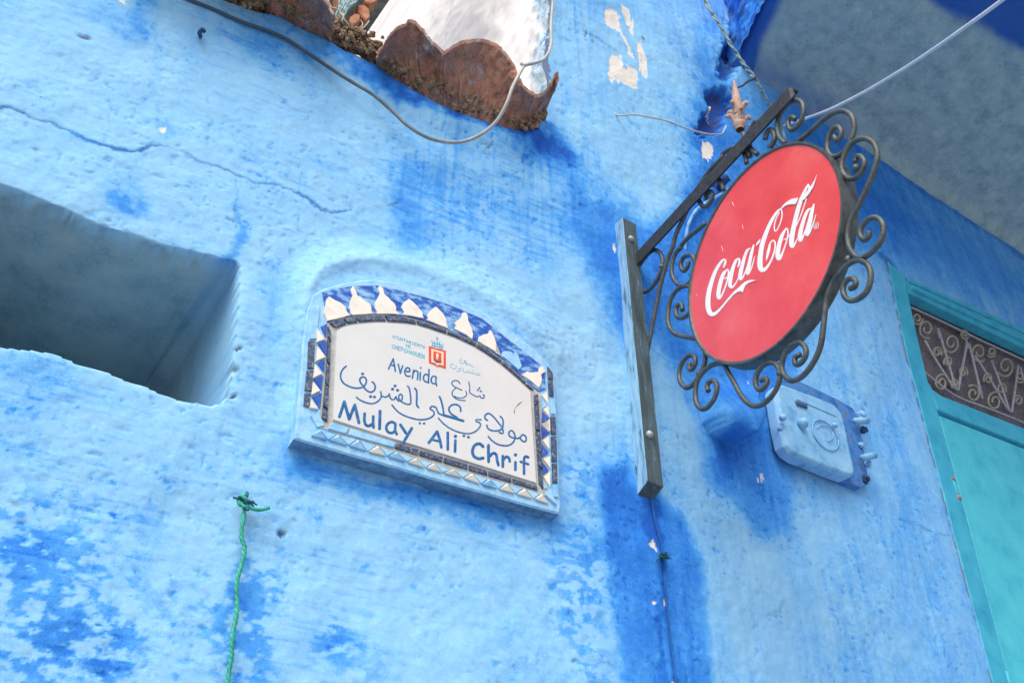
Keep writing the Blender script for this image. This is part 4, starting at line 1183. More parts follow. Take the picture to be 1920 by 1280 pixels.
def box_wall(s, z, o, mat, name, parent, bev=.002):
    v = [wall_pt(a, c, d) for d in o for c in z for a in s]
    f = [(0, 2, 3, 1), (4, 5, 7, 6), (0, 1, 5, 4), (2, 6, 7, 3), (0, 4, 6, 2), (1, 3, 7, 5)]
    return mesh(name, v, f, mat, parent)


post = box_wall((s0, s0 + PW), (z0, z1), (-.02, .042), M_post, 'post', sign)
me = post.data
for i_ in (0, 1):
    me.vertices[i_].co.z -= .030                          # sawn off at a slant
me.materials.append(M_post_side)
me.polygons[4].material_index = 1  # left face paler, its sheen put into the colour
bv = post.modifiers.new('bevel', 'BEVEL'); bv.width = .0025; bv.segments = 2
for x, y in ((1183, 448), (1217.5, 814)):
    v, f = lump(W2.off(.044).at(x, y), .011, 5, n=8, rough=.12)
    mesh('bolt', v, f, M_bolt, post, smooth=True)
# arm: an angle iron
tip = SG.at(1488, 162); tip[2] = A0[2]
L_ = (tip - A0) @ DA
ab = MB()
za = A0[2]
prof = [(-.019, .016), (.014, .016), (.014, .011), (-.013, .011), (-.013, -.032), (-.019, -.032)]
n = len(prof)
v = []
st_ = [-.02, L_ - .02, L_ - .004, L_ + .004]
for i, t in enumerate(st_):
    k = (1, 1, .9, .6)[i]
    for (a, c) in prof:
        v.append(A0 + DA * t - NS * a * k + ZV * c * k)
f = []
for i in range(len(st_) - 1):
    for j in range(n):
        f.append((i * n + j, i * n + (j + 1) % n, (i + 1) * n + (j + 1) % n, (i + 1) * n + j))
f.append(tuple(range(n))[::-1]); f.append(tuple((len(st_) - 1) * n + j for j in range(n)))
arm = mesh('arm', v, f, M_arm, sign)
# disc
cpt = SG.at(1437, 482)
FACE = .014
FP = SG.off(FACE)
rim = [(1490, 273), (1530, 285), (1560, 320), (1575, 380), (1572, 450), (1545, 530), (1500, 605), (1450, 655), (1400, 682), (1350, 665), (1315, 620), (1298, 560), (1300, 490), (1330, 410), (1380, 340), (1430, 295)]
Q = np.array([FP.at(*p) for p in rim])
uv = np.c_[(Q - A0) @ DA, Q[:, 2]]
sol = np.linalg.lstsq(np.c_[2 * uv, np.ones(len(uv))], (uv ** 2).sum(1), rcond=None)[0]
CU, CZ = sol[0], sol[1]
RAD = np.hypot(uv[:, 0] - CU, uv[:, 1] - CZ).mean()
A0p = A0 + NS * FACE


def disc_pt(r, a, o):
    return A0 + DA * (CU + r * math.cos(a)) + ZV * (CZ - A0[2] + r * math.sin(a)) + NS * o


K = 96
THK = .046
angs = [2 * math.pi * k / K for k in range(K)]
# rim band with lips, a ring-shaped solid
prof = [(RAD + .001, FACE - THK), (RAD + .007, FACE - THK), (RAD + .007, FACE + .004), (RAD + .001, FACE + .004), (RAD - .004, FACE - .001)]
v = [disc_pt(r, a, o) for a in angs for (r, o) in prof]
n = len(prof); f = []
for i in range(K):
    for j in range(n - 1):
        f.append((i * n + j, i * n + j + 1, ((i + 1) % K) * n + j + 1, ((i + 1) % K) * n + j)[::-1])
disc = mesh('rim', v, f, M_iron, sign, smooth=False)
v = [disc_pt(RAD - .001, a, FACE) for a in angs] + [disc_pt(RAD * .6, a, FACE + .0012) for a in angs] + [disc_pt(0, 0, FACE + .002)]
f = [(i, (i + 1) % K, K + (i + 1) % K, K + i) for i in range(K)] + [(K + i, K + (i + 1) % K, 2 * K) for i in range(K)]
face = mesh('sign_face', v, f, M_red, sign, smooth=True)
v = [disc_pt(RAD + .001, a, FACE - THK + .004) for a in angs]
mesh('back_face', v, [tuple(range(K))[::-1]], M_red, sign)
FPL = FP.off(.0022)
lg = MB()
ZA = (1310, 450, 8.0); ZB = (1400, 320, 6.4)


def logo(z, pts, n=6, h=.0007, caps=True):
    lg.add(*ribbon_data(FPL, zm(*z, pts), n, h, -.0004, caps))


logo(ZA, [(368, 412, 24), (392, 355, 32), (400, 310, 26), (380, 292, 22), (345, 318, 36), (290, 395, 44), (232, 510, 54), (185, 650, 62), (150, 790, 70), (136, 920, 76), (142, 1020, 76), (170, 1095, 74), (220, 1112, 58), (280, 1075, 42), (350, 1000, 30), (440, 892, 28), (520, 806, 34)], caps=False)
lg.add(*prism_data(FPL, zm(*ZA, [(490, 850), (520, 790), (555, 755), (600, 718), (650, 668), (690, 635), (740, 610), (800, 599), (865, 605), (800, 625), (740, 650), (700, 688), (662, 785), (640, 770), (590, 776), (540, 812)]), -.0004, .0011))
logo(ZA, [(425, 445, 18), (375, 500, 50), (332, 610, 60), (302, 740, 62), (292, 830, 60), (305, 875, 42), (342, 830, 28), (385, 735, 24), (420, 630, 22), (442, 530, 22), (446, 470, 22), (428, 440, 20)])
logo(ZA, [(378, 580, 14), (425, 560, 18), (470, 500, 20)])
logo(ZA, [(588, 400, 22), (606, 345, 32), (608, 295, 28), (590, 278, 22), (556, 312, 40), (518, 400, 50), (488, 510, 58), (470, 610, 60), (468, 680, 54), (492, 712, 36), (535, 675, 24), (580, 600, 18), (612, 520, 14)])
logo(ZA, [(770, 125, 16), (725, 158, 36), (685, 260, 44), (650, 390, 56), (625, 500, 60), (618, 565, 52), (634, 592, 30), (668, 545, 22), (705, 455, 16), (745, 330, 14)])
logo(ZA, [(822, 78, 22), (795, 180, 46), (762, 330, 54), (735, 450, 56), (728, 505, 40), (752, 490, 28), (795, 400, 20), (842, 238, 10)])
lg.add(*prism_data(FPL, zm(*ZB, [(112, 908), (122, 868), (166, 818), (160, 855), (140, 885)]), -.0004, .0011))
lg.add(*prism_data(FPL, zm(*ZB, [(622, 325), (540, 342), (480, 378), (432, 425), (408, 462), (425, 458), (455, 428), (500, 408), (586, 402), (602, 380)]), -.0004, .0010))
logo(ZB, [(418, 452, 18), (370, 490, 30), (320, 560, 36), (268, 660, 42), (220, 780, 50), (182, 900, 56), (162, 1020, 62), (156, 1110, 64), (168, 1178, 58), (200, 1192, 46), (240, 1160, 32), (285, 1090, 24), (318, 1010, 20), (338, 925, 18), (338, 862, 18), (316, 838, 18), (286, 862, 18), (264, 910, 18)])
logo(ZB, [(285, 872, 10), (264, 945, 34), (246, 1020, 28), (232, 1080, 6)])
logo(ZB, [(412, 458, 14), (424, 520, 14), (410, 600, 14), (380, 680, 14), (350, 725, 14), (332, 712, 14), (332, 650, 14), (352, 575, 14), (388, 505, 14)])
logo(ZB, [(468, 698, 18), (422, 780, 42), (388, 890, 50), (370, 990, 54), (376, 1050, 48), (400, 1045, 36), (440, 955, 20), (475, 850, 16), (494, 755, 16), (486, 702, 18), (468, 696, 18)])
logo(ZB, [(440, 828, 10), (480, 812, 14), (522, 765, 14)])
logo(ZB, [(738, 170, 24), (700, 235, 32), (655, 340, 44), (615, 460, 50), (580, 600, 54), (550, 740, 58), (535, 850, 58), (542, 910, 44), (572, 885, 24), (605, 820, 12)])
logo(ZB, [(738, 170, 22), (748, 205, 20), (735, 262, 18), (702, 330, 16)])
logo(ZB, [(715, 340, 12), (682, 440, 14), (640, 560, 14), (588, 675, 12)])
lg.add(*prism_data(FPL, zm(*ZB, [(845, 52), (825, 130), (800, 205), (752, 280), (692, 352), (668, 360), (690, 305), (722, 260), (770, 195), (815, 125)]), -.0004, .0016))
logo(ZB, [(772, 452, 16), (730, 482, 34), (692, 565, 40), (655, 690, 48), (636, 790, 54), (642, 838, 40), (668, 805, 24), (708, 705, 16), (745, 580, 12)])
logo(ZB, [(804, 405, 18), (780, 500, 44), (750, 640, 52), (725, 735, 52), (724, 772, 36), (752, 740, 24), (790, 655, 16), (830, 530, 8)])
logo(ZB, [(835 + 27 * math.cos(a), 663 - 42 * math.sin(a) - 8 * math.cos(a), 5) for a in np.linspace(0, 6.283, 16)], n=2, h=.0008, caps=False)
logo(ZB, [(825, 690, 5), (832, 640, 5), (846, 645, 5), (840, 665, 5), (828, 668, 5)], n=2, h=.0008)
logo(ZB, [(836, 668, 5), (844, 688, 5)], n=1, h=.0008)
lg.build('lettering', M_logo, face)
sc = MB()
for p in ([(1353, 461), (1355.5, 471)], [(1392, 421), (1393.5, 429)], [(1373, 379), (1376, 386)], [(1306, 552), (1307, 554)]):
    sc.add(*ribbon_data(FPL, [(x, y, .6) for x, y in p], 1, .0005))
sc.build('scratches', M_logo, face)

# scrollwork, every rod a piece of its own
R2 = (1360, 140, 8.0); R3 = (1480, 180, 7.11); R4 = (1540, 380, 6.4); R5 = (1260, 600, 6.0); R6 = (1180, 280, 6.4); R7 = (1180, 460, 4.92); P2 = (1220, 140, 3.556)
RODS = [
    zm(*R7, [(40, 335), (62, 380), (115, 428), (180, 412), (240, 345), (288, 245), (308, 150), (290, 80), (245, 45), (190, 62), (125, 138), (72, 225), (62, 300)]),
    zm(*R7, [(138, 1120), (162, 985), (190, 850), (235, 620), (290, 360), (350, 140), (400, 15)]) + zm(*R6, [(560, 1020), (640, 850), (720, 680), (790, 535), (850, 420), (910, 330), (1010, 205), (1110, 105)]) + zm(*P2, [(480, 530), (525, 497), (570, 487), (610, 505), (632, 550), (640, 592)]),
    zm(*R6, [(1130, 490), (1112, 420), (1060, 345), (1000, 312), (920, 352), (862, 430), (835, 540), (840, 622), (880, 680), (930, 680), (980, 622), (1000, 545), (970, 508), (932, 535), (922, 598)]),
    zm(*R6, [(910, 890), (810, 975), (700, 1062), (610, 1175)]) + zm(*R7, [(478, 20), (430, 70), (402, 145), (390, 230), (408, 310), (450, 360), (500, 372), (560, 340), (600, 240), (602, 150), (585, 102), (550, 90), (500, 112), (475, 170), (482, 220), (510, 232), (538, 195), (545, 152)]),
    zm(*R7, [(612, 862), (560, 850), (490, 838), (420, 815), (378, 768), (356, 700), (360, 600), (382, 500), (430, 420), (490, 380), (550, 378), (600, 430), (600, 530), (570, 600), (530, 645), (480, 670), (440, 652), (430, 590), (450, 550), (480, 545), (490, 600)]),
    zm(*R5, [(372, 370), (374, 440), (350, 540), (312, 610), (270, 680), (220, 740), (160, 760), (110, 722), (80, 640), (90, 540), (130, 452), (190, 400), (240, 402), (264, 445), (254, 510), (220, 555), (195, 545), (200, 482)]),
    zm(*R5, [(622, 502), (580, 492), (520, 490), (440, 512), (360, 572), (292, 670), (265, 780), (265, 880), (290, 960), (340, 1000), (400, 980), (470, 890), (504, 790), (498, 710), (460, 677), (412, 700), (395, 755), (412, 798)]),
    zm(*R5, [(592, 505), (640, 600), (700, 705), (765, 825), (840, 920), (920, 965), (1010, 950), (1100, 880), (1175, 770), (1212, 650), (1200, 545), (1150, 485), (1080, 482), (1005, 530), (952, 615), (940, 705), (962, 768), (1010, 780), (1058, 730), (1070, 675), (1040, 657), (1000, 680)]),
    zm(*R5, [(1440, 388), (1388, 420), (1382, 478), (1420, 500), (1478, 450), (1508, 372), (1490, 292), (1430, 252), (1360, 270), (1292, 330), (1250, 435), (1234, 540), (1268, 628), (1340, 680), (1420, 660), (1500, 600), (1598, 465), (1668, 300), (1698, 120)]) + zm(*R4, [(58, 1165), (92, 1055), (150, 930), (230, 830), (310, 750), (395, 700), (470, 692), (550, 742), (590, 830), (588, 950), (540, 1070), (450, 1150), (360, 1175), (290, 1140), (262, 1060), (272, 980), (320, 922), (380, 912), (414, 952), (400, 1008), (348, 1030)]),
    zm(*R3, [(878, 885), (892, 820), (940, 802), (990, 850), (1002, 920), (960, 1020), (890, 1090), (810, 1105), (740, 1062), (700, 980), (705, 880), (750, 760), (830, 640), (920, 580), (1020, 570), (1110, 620), (1160, 710), (1172, 820), (1140, 960), (1080, 1120), (1012, 1275)]) + zm(*R4, [(450, 30), (400, 120), (350, 220), (320, 330), (312, 430), (332, 530), (382, 612), (442, 660), (520, 650), (622, 580), (700, 480), (742, 370), (740, 275), (702, 205), (630, 178), (550, 210), (490, 282), (465, 362), (480, 420), (522, 445), (565, 412), (572, 352)]),
    zm(*R3, [(105, 615), (250, 500), (400, 362), (520, 270), (640, 212), (740, 207), (830, 270), (862, 400), (842, 540), (780, 680), (700, 770), (605, 810), (540, 788), (505, 705), (512, 600), (545, 500), (600, 425), (658, 422), (694, 480), (680, 555), (632, 588), (592, 540)]),
    zm(*R2, [(900, 1032), (830, 970), (790, 880), (780, 760), (810, 620), (880, 500), (980, 412), (1080, 387), (1150, 432), (1172, 540), (1142, 680), (1080, 780), (1000, 830), (955, 800), (940, 720), (970, 652), (1022, 640), (1045, 680)]),
    zm(*R2, [(480, 1195), (400, 1130), (352, 1040), (348, 900), (400, 780), (470, 690)]),
    zm(*R2, [(672, 1095), (735, 985), (732, 885), (690, 832), (642, 850), (610, 915), (600, 968)]),
    zm(*R2, [(272, 880), (300, 1000), (330, 1130), (372, 1225)]),
]
for k, p in enumerate(RODS):
    q = catmull(p, 4)
    r = .0068 if k not in (12, 13, 14) else .0075
    P3 = [SG.at(x, y) for x, y in q]
    rr = np.full(len(P3), r)
    rr[-3:] *= np.array([1.0, 1.08, 1.05])
    v, f = tube_data(P3, rr, 8)
    mesh('scroll' if k != 1 else 'brace', v, f, M_iron, sign, smooth=True)
for x, y in ((1605.5, 315), (1591, 486), (1311.5, 700), (1463, 700), (1241, 500)):
    v, f = lump(SG.at(x, y), .0095, 3, n=8, rough=.15)
    mesh('weld', v, f, M_iron, sign, smooth=True)
# finial on the arm
fb_ = SG.at(1388, 244); fb_ = fb_ + ZV * 0.0
fin_ax_top = SG.at(1376, 150)
prof = [(0, .016), (.010, .017), (.018, .023), (.026, .024), (.034, .018), (.044, .021), (.054, .022), (.062, .016), (.075, .021), (.10, .019), (.125, .018), (.15, .015), (.18, .011), (.21, .006), (.228, .0015)]
HT = (fin_ax_top[2] - fb_[2])
ax = fin_ax_top - fb_
v = []; f = []
KK = 12
xa = DA; ya = NS
for (t, r) in prof:
    c = fb_ + ax * (t / .228)
    for j in range(KK):
        a = 2 * math.pi * j / KK
        v.append(c + (xa * math.cos(a) + ya * math.sin(a)) * r * .8)
for i in range(len(prof) - 1):
    for j in range(KK):
        f.append((i * KK + j, i * KK + (j + 1) % KK, (i + 1) * KK + (j + 1) % KK, (i + 1) * KK + j))
f.append(tuple((len(prof) - 1) * KK + j for j in range(KK)))
fin = mesh('finial', v, f, M_pink, arm, smooth=True)
for lev, (b0, b1, out, n_, ph) in enumerate(((.14, .25, .024, 4, .4), (.27, .42, .022, 4, 1.2))):
    for k in range(n_):
        a = ph + k * 2 * math.pi / n_
        d = xa * math.cos(a) + ya * math.sin(a)
        pts = [fb_ + ax * b0 + d * .012, fb_ + ax * (b0 + (b1 - b0) * .5) + d * (out * .62), fb_ + ax * b1 + d * out * .95, fb_ + ax * (b1 + .012) + d * (out + .006), fb_ + ax * (b1 - .025) + d * (out + .010)]
        q = catmull(pts, 3)
        v, f = tube_data(q, np.interp(np.linspace(0, 1, len(q)), [0, .45, .8, 1], [.006, .0075, .0065, .0045]), 8)
        mesh('leaf', v, f, M_pink, arm, smooth=True)

# ------------------------------------------------------------------ meter cabinet
meter = thing('meter_cabinet', 'pale blue cast iron meter cabinet with round emblem under the red sign', 'meter box', tuple(W2.at(1540, 880)))
MP = W2.off(.055)
mesh('back_plate', *prism_data(W2, [(1455, 712), (1470, 708), (1560, 750), (1592, 768), (1604, 790), (1622, 910), (1606, 918), (1560, 900), (1490, 868), (1470, 856)], -.02, .018, 0, 1.5), M_plate, meter)
LID = [(1458, 730), (1462, 724), (1470, 723), (1500, 734), (1545, 751), (1566, 761), (1577, 774), (1582, 790), (1592, 840), (1601, 880), (1600, 886), (1592, 888), (1560, 876), (1500, 852), (1486, 843), (1478, 832), (1470, 800)]
LO = offset_poly(LID, -4.5)
pl0 = W2.off(.055)
nL = len(LID)
v = [pl0.at(x, y, -.045) for x, y in LO] + [pl0.at(x, y, -.014) for x, y in offset_poly(LID, -4)] + [pl0.at(x, y, -.003) for x, y in offset_poly(LID, -1.2)] + [pl0.at(x, y, 0) for x, y in offset_poly(LID, 1.5)]
f = []
for k in range(3):
    for i in range(nL):
        j = (i + 1) % nL
        f.append((k * nL + i, (k + 1) * nL + i, (k + 1) * nL + j, k * nL + j)[::-1])
f.append(tuple(3 * nL + i for i in range(nL)))
lid = mesh('lid', v, f, M_meter, meter)
bv = lid.modifiers.new('bevel', 'BEVEL'); bv.width = .004; bv.segments = 2; bv.limit_method = 'ANGLE'
ring = [(1546 + 24 * math.cos(a) + 5 * math.sin(a), 816 + 27 * math.sin(a) + 9 * math.cos(a)) for a in np.linspace(0, 2 * math.pi, 30)]
v, f = tube_data([pl0.at(x, y, .004) for x, y in ring], .0024, 6)
mesh('emblem_ring', v, f, M_meter, lid, smooth=True)
ring = [(1545 + 15 * math.cos(a), 812 + 14 * math.sin(a) + 5 * math.cos(a)) for a in np.linspace(3.4, 7.6, 20)]
v, f = tube_data([pl0.at(x, y, .004) for x, y in ring], .0018, 6)
mesh('emblem_mark', v, f, M_meter, lid, smooth=True)
b = MB()
for (x0, y0, x1, y1) in ((1494, 748, 1566, 779),):
    b.add(*ribbon_data(pl0, [(x0, y0, 3), ((x0 + x1) / 2, (y0 + y1) / 2, 3), (x1, y1, 3)], 2, .0022, .001))
b.build('name_strip', M_meter, lid)
mesh('plate', *prism_data(pl0, [(1490, 752), (1512, 760), (1512, 766), (1492, 760)], .002, .006, 0, .8), M_rusty, lid)
for k, (x, y, r) in enumerate(((1462, 786, .012), (1468, 800, .010), (1500, 796, .017), (1560, 800, .010))):
    v, f = lump(pl0.at(x, y, .012 if k != 1 else -.01), r, 20 + k, n=8, rough=.25)
    mesh('knob', v, f, M_meter, lid, smooth=True)
v, f = tube_data([pl0.at(1498, 790, .0), pl0.at(1504, 806, .008)], .008, 8)
mesh('latch', v, f, M_meter, lid, smooth=True)
for (x0, y0, x1, y1) in ((1584, 800, 1607, 799), (1597, 869, 1620, 864)):
    v, f = tube_data([W2.at(x0, y0, .045), W2.at(x1, y1, .045)], .012, 10)
    mesh('hinge', v, f, M_meter, meter, smooth=True)
for k, (x, y, r) in enumerate(((1605, 784, .016), (1608, 812, .013), (1616, 876, .012), (1612, 902, .014), (1604, 840, .010))):
    v, f = lump(W2.at(x, y, .025), r, 60 + k, n=7, rough=.5)
    mesh('rust_lump', v, f, M_rusty if k % 2 else M_meter, meter)

# ------------------------------------------------------------------ cables and cords
def cord(name, pts, r, mat, label, cat, k=8, n=6, group=None):
    """pts: (x, y, plane offset) on the left run unless a 3-D point"""
    P3 = []
    for p in pts:
        if len(p) == 4:
            P3.append((W1 if p[3] == 1 else W2).off(p[2]).at(p[0], p[1]))
        else:
            P3.append(np.array(p))
    q = catmull(P3, n)
    v, f = tube_data(q, r, k)
    return mesh(name, v, f, mat, smooth=True, label=label, cat=cat, group=group, base=q[0])


c1 = cord('cable', [(-300, -330, .02, 1), (100, -120, .02, 1), (300, -27, .02, 1), (350, -2, .02, 1), (400, 18, .02, 1), (450, 40, .02, 1), (500, 58, .02, 1), (530, 70, .02, 1), (560, 88, .022, 1), (610, 122, .025, 1), (660, 154, .03, 1), (700, 178, .035, 1), (735, 208, .04, 1), (765, 236, .045, 1), (800, 257, .05, 1), (835, 266, .055, 1), (870, 265, .06, 1), (905, 250, .09, 1), (932, 226, .13, 1), (950, 194, .17, 1), (960, 166, .19, 1), (972, 142, .20, 1), (981, 126, .20, 1)], .0055, M_cable, 'slack grey cable sagging along the wall top below the roof tiles', 'cable')
_nv = len(c1.data.vertices)
at_ = c1.data.attributes.new('paint', 'FLOAT', 'POINT')
at_.data.foreach_set('value', np.clip(1.25 - 1.35 * np.arange(_nv) / _nv, 0, 1).astype(np.float32))  # darker to the left: dirt, plus shade put into the colour


def cable_mat():
    m, t, b_ = new_mat('dirty_shaded_cable')
    x = mth(t, 'ADD', attr(t, 'paint'), mth(t, 'MULTIPLY', mth(t, 'SUBTRACT', noise(t, 25, 4), .5), .5))
    t.links.new(ramp(t, x, [(.15, (.46, .47, .45)), (.40, (.20, .24, .26)), (.75, (.04, .075, .11))]), b_.inputs['Base Color'])
    b_.inputs['Roughness'].default_value = .55
    return m


c1.data.materials[0] = cable_mat()
cord('cable', [(977, 119, .20, 1), (982, 123, .20, 1), (990, 121, .195, 1), (1004, 118, .18, 1), (1018, 112, .15, 1), (1028, 100, .11, 1), (1033, 82, .08, 1), (1033, 50, .06, 1), (1035, 20, .05, 1), (1038, -20, .04, 1), (1046, -160, .03, 1), (1058, -420, .03, 1)], 0.0056, M_cable, 'cream cable dropping beside the white wall above the tiles', 'cable')
# white service cable crossing under the overhang
pa = W2.off(.03).at(1468, 236)
pb = ray(1880, 0) / FPX * 3.1 + CAM
pc = ray(2300, -280) / FPX * 2.6 + CAM
ts = [0, .08, .3, .6, 1.0]
P3 = [pa]
for (x, y, dd) in ((1500, 226, 4.35), (1545, 210, 4.2), (1582, 193, 4.1), (1640, 162, 3.95), (1720, 113, 3.7), (1800, 58, 3.4), (1884, -3, 3.15), (2050, -130, 2.8), (2300, -330, 2.4)):
    P3.append(CAM + ray(x, y) / FPX * dd)
q = catmull(P3, 6)
v, f = tube_data(q, .0066, 8)
mesh('cable', v, f, M_cable_w, smooth=True, label='taut white cable running up to the right under the overhang', cat='cable', base=q[0])
# twisted cord beside the ragged corner
P3 = []
for (x, y, dd) in ((1270, -130, 4.35), (1318, -8, 4.15), (1340, 33, 4.08), (1352, 52, 4.05), (1368, 80, 4.0), (1386, 108, 3.97), (1400, 128, 3.95), (1412, 143, 3.93), (1424, 162, 3.93), (1436, 186, 3.95), (1452, 212, 4.1), (1468, 234, 4.35)):
    P3.append(CAM + ray(x, y) / FPX * dd)
q = catmull(P3, 5)
off_ = np.array([[math.cos(i * .9), math.sin(i * .9), .3 * math.sin(i * .6)] for i in range(len(q))]) * .0048
v1, f1 = tube_data(q + off_, .0044, 6)
v2, f2 = tube_data(q - off_, .0044, 6)
b = MB(); b.add(v1, f1); b.add(v2, f2)
b.build('twisted_cord', M_cord, smooth=True, label='paint-spattered twisted cord hanging by the ragged corner of the overhang', cat='cord', base=q[0])
q = catmull([CAM + ray(x, y) / FPX * 3.9 for x, y in ((1383, 164), (1392, 161), (1400, 154), (1410, 149), (1417, 146))], 3)
v, f = tube_data(q, np.linspace(.004, .007, len(q)), 6)
mesh('twig', v, f, M_rusty, smooth=True, label='short dark twig caught on the twisted cord behind the finial', cat='twig', base=q[0])
q = catmull([CAM + ray(x, y) / FPX * dd for x, y, dd in ((1405, 236, 4.05), (1430, 228, 4.15), (1448, 222, 4.25), (1458, 222, 4.3), (1466, 240, 4.32), (1472, 262, 4.3))], 4)
v, f = tube_data(q, .006, 6)
mesh('cable_clip', v, f, M_cord, smooth=True, label='bent metal cable hook where the white cable meets the wall', cat='hook', base=q[0])
cord('wire', [(1152, 212, .0, 2), (1162, 217, .02, 2), (1185, 215, .06, 2), (1215, 219, .09, 2), (1250, 227, .11, 2), (1290, 242, .12, 2), (1325, 251, .12, 2), (1350, 252, .12, 2), (1357, 246, .12, 2), (1362, 236, .12, 2)], .0032, M_cable, 'thin stiff wire poking out of the wall left of the finial', 'wire')
cord('pipe', [(1284, 470, .0, 2), (1287, 440, .014, 2), (1292, 418, .016, 2), (1305, 395, .016, 2), (1325, 380, .016, 2), (1350, 366, .016, 2), (1380, 345, .016, 2)], .0065, M_pipe, 'blue painted conduit bending across the wall behind the sign scrolls', 'pipe')
cord('bracket_stub', [(1350, 352, .0, 2), (1358, 338, .05, 2), (1366, 332, .07, 2)], .016, M_rusty, 'rusty stub of metal sticking from the wall behind the sign', 'bracket')
cord('nail', [(376, 68, .0, 1), (374, 62, .02, 1), (379, 56, .035, 1), (383, 60, .03, 1)], .006, M_rusty, 'bent dark nail in the wall below the cable', 'nail')
# green twine with its knot
rope = thing('green_twine', 'green twine tied to a nail and hanging down the lower left wall', 'twine', tuple(W1.at(456, 940)))
P3 = [W1.off(.016).at(x, y) for x, y in ((457, 938), (458, 960), (454, 985), (453, 1008), (458, 1024), (457, 1042), (452, 1062), (446, 1080), (443, 1102), (444, 1125), (444, 1148), (440, 1168), (436, 1190), (434, 1212), (434, 1230), (430, 1252), (427, 1275), (423, 1300), (416, 1380))]
q = catmull(P3, 5)
off_ = np.array([[math.cos(i * 1.1), math.sin(i * 1.1), 0] for i in range(len(q))]) * .0022
b = MB(); b.add(*tube_data(q + off_, .0032, 6)); b.add(*tube_data(q - off_, .0032, 6))
b.build('strand', M_rope, rope, smooth=True)
b = MB()
for pts in ([(452, 928), (462, 934), (458, 946), (448, 944), (450, 930), (462, 930)], [(449, 938), (458, 950), (466, 942), (455, 932)]):
    b.add(*tube_data(catmull([W1.off(.018 + .006 * (i % 2)).at(x, y) for i, (x, y) in enumerate(pts)], 4), .0042, 6))
b.build('knot', M_rope, rope, smooth=True)
v, f = tube_data(catmull([W1.off(.02).at(x, y) for x, y in ((460, 946), (470, 952), (484, 955), (495, 954), (505, 951))], 4), .0042, 7)
mesh('loose_end', v, f, M_rope, rope, smooth=True)
b = MB()
rs = np.random.RandomState(5)
for k in range(16):
    a = rs.uniform(-3.6, 1.6); L = rs.uniform(9, 26)
    p0 = (458 + rs.uniform(-5, 5), 937 + rs.uniform(-5, 5))
    mid = (p0[0] + L * .5 * math.cos(a) + rs.uniform(-4, 4), p0[1] + L * .5 * math.sin(a) + rs.uniform(-4, 4))
    e = (p0[0] + L * math.cos(a), p0[1] + L * math.sin(a) * .8 + 3)
    b.add(*tube_data(catmull([W1.off(.012).at(*p0), W1.off(.026).at(*mid), W1.off(rs.uniform(.008, .03)).at(*e)], 3), rs.uniform(.0014, .0038), 5))
b.build('frayed_fibres', M_rope_dk, rope, smooth=True)
cord('cord', [(1221, 930, .004, 2), (1228, 975, .004, 2), (1238, 1015, .006, 2), (1243, 1045, .006, 2), (1247, 1100, .005, 2), (1254, 1170, .005, 2), (1262, 1232, .004, 2), (1271, 1300, .005, 2), (1292, 1420, .004, 2)], .0028, M_deepcord, 'thin overpainted blue cord running down the wall below the bracket post', 'cord')
# dried tuft on the right-hand run
b = MB()
for k in range(16):
    a = rs.uniform(0, 6.28); L = rs.uniform(5, 17)
    p0 = (1243 + rs.uniform(-3, 3), 1044 + rs.uniform(-3, 3))
    e = (p0[0] + L * math.cos(a), p0[1] + L * math.sin(a) * .7)
    b.add(*tube_data([W2.off(.0).at(*p0), W2.off(.03).at((p0[0] + e[0]) / 2, (p0[1] + e[1]) / 2 - 2), W2.off(.02).at(*e)], [.004, .003, .0012], 5))
b.build('dried_tuft', M_rope_dk, smooth=True, label='small dark dried tuft stuck on the wall below the bracket post', cat='dried plant', base=tuple(W2.at(1243, 1044)))
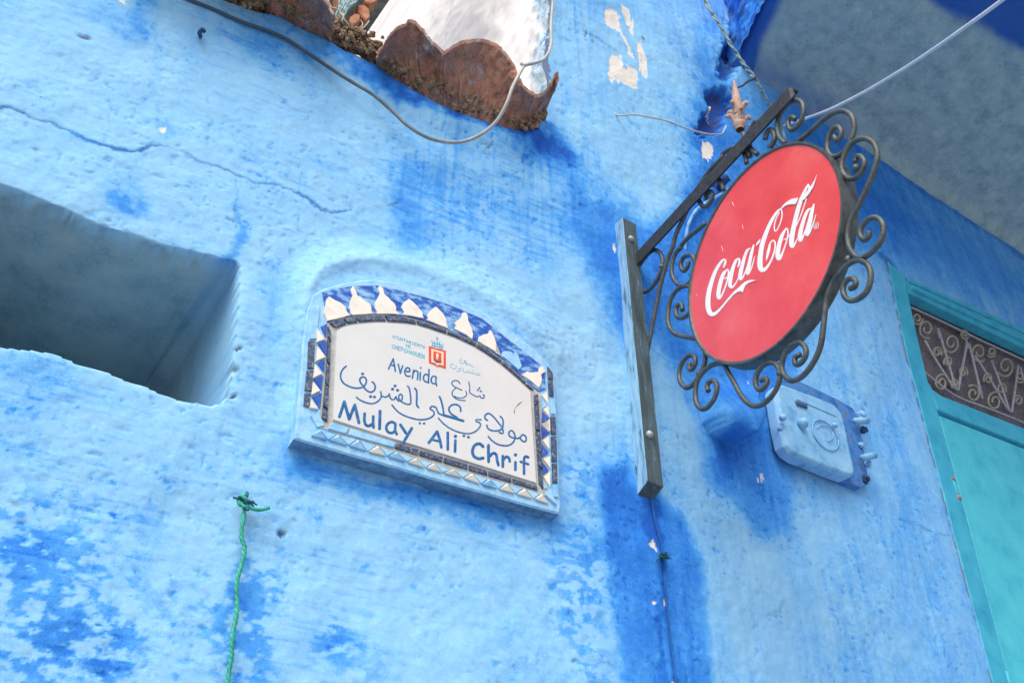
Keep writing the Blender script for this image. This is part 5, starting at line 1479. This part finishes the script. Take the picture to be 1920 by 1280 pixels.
# cable bundle and debris in the gap of the eave
bund = thing('cable_bundle', 'bundle of grey-green cables rising through the gap in the roof edge', 'cables', tuple(W1.at(622, 62)))
for (x0, y0, x1, y1, r) in ((616, 56, 650, -8, .0052), (620, 58, 656, -10, .0052), (625, 58, 664, -12, .0060), (630, 56, 668, -10, .0045), (628, 60, 640, -14, .0030), (640, 34, 672, -4, .0050)):
    pts = [W1.off(-.05).at(x0, y0 + 6), W1.off(-.03).at(x0 + (x1 - x0) * .3, y0 + (y1 - y0) * .28), W1.off(-.02).at(x0 + (x1 - x0) * .62, y0 + (y1 - y0) * .66), W1.off(-.04).at(x1, y1), W1.off(-.06).at(x1 + 22, y1 - 60)]
    v, f = tube_data(catmull(pts, 4), r, 6)
    mesh('cable', v, f, M_cord, bund, smooth=True)
vine = thing('dry_vine', 'pale dried vine tangled over the broken tile pieces at the roof gap', 'dried plant', tuple(W1.at(650, 50)))
for pts in ([(640, 24), (648, 40), (660, 52), (672, 56), (680, 46), (676, 38)], [(655, 48), (668, 56), (682, 52), (692, 40)], [(668, 58), (680, 72), (690, 84), (704, 102)], [(615, 0), (622, 14), (634, 18), (640, 30)], [(645, 26), (640, 44), (632, 54)], [(673, 52), (684, 68), (700, 96)]):
    v, f = tube_data(catmull([W1.off(.0).at(x, y) for x, y in pts], 4), .0022, 5)
    mesh('stem', v, f, M_straw, vine, smooth=True)
weed = thing('weed', 'small yellow-green weed growing from the mortar at the roof edge', 'weed', tuple(W1.at(600, 58)))


def leaf_data(c, d, up_, L, W_):
    d = d / np.linalg.norm(d); s = np.cross(d, up_); s /= np.linalg.norm(s)
    v = [c, c + d * L * .35 + s * W_ * .5, c + d * L * .7 + s * W_ * .4, c + d * L, c + d * L * .7 - s * W_ * .4, c + d * L * .35 - s * W_ * .5, c + d * L * .5 - up_ * W_ * .2]
    return v, [(0, 1, 6), (1, 2, 6), (2, 3, 6), (3, 4, 6), (4, 5, 6), (5, 0, 6)]


for k in range(22):
    x, y = (612 + rs.uniform(-9, 9), 56 + rs.uniform(-7, 5)) if k < 9 else (590 + rs.uniform(-24, 20), 46 + rs.uniform(-10, 8))
    d = D1 * rs.uniform(-1, 1) + ZV * rs.uniform(-.3, 1) + N1 * rs.uniform(.1, .6)
    v, f = leaf_data(W1.off(rs.uniform(-.01, .02)).at(x, y), d, N1, rs.uniform(.010, .020), rs.uniform(.007, .013))
    mesh('leaf', v, f, M_leaf, weed)
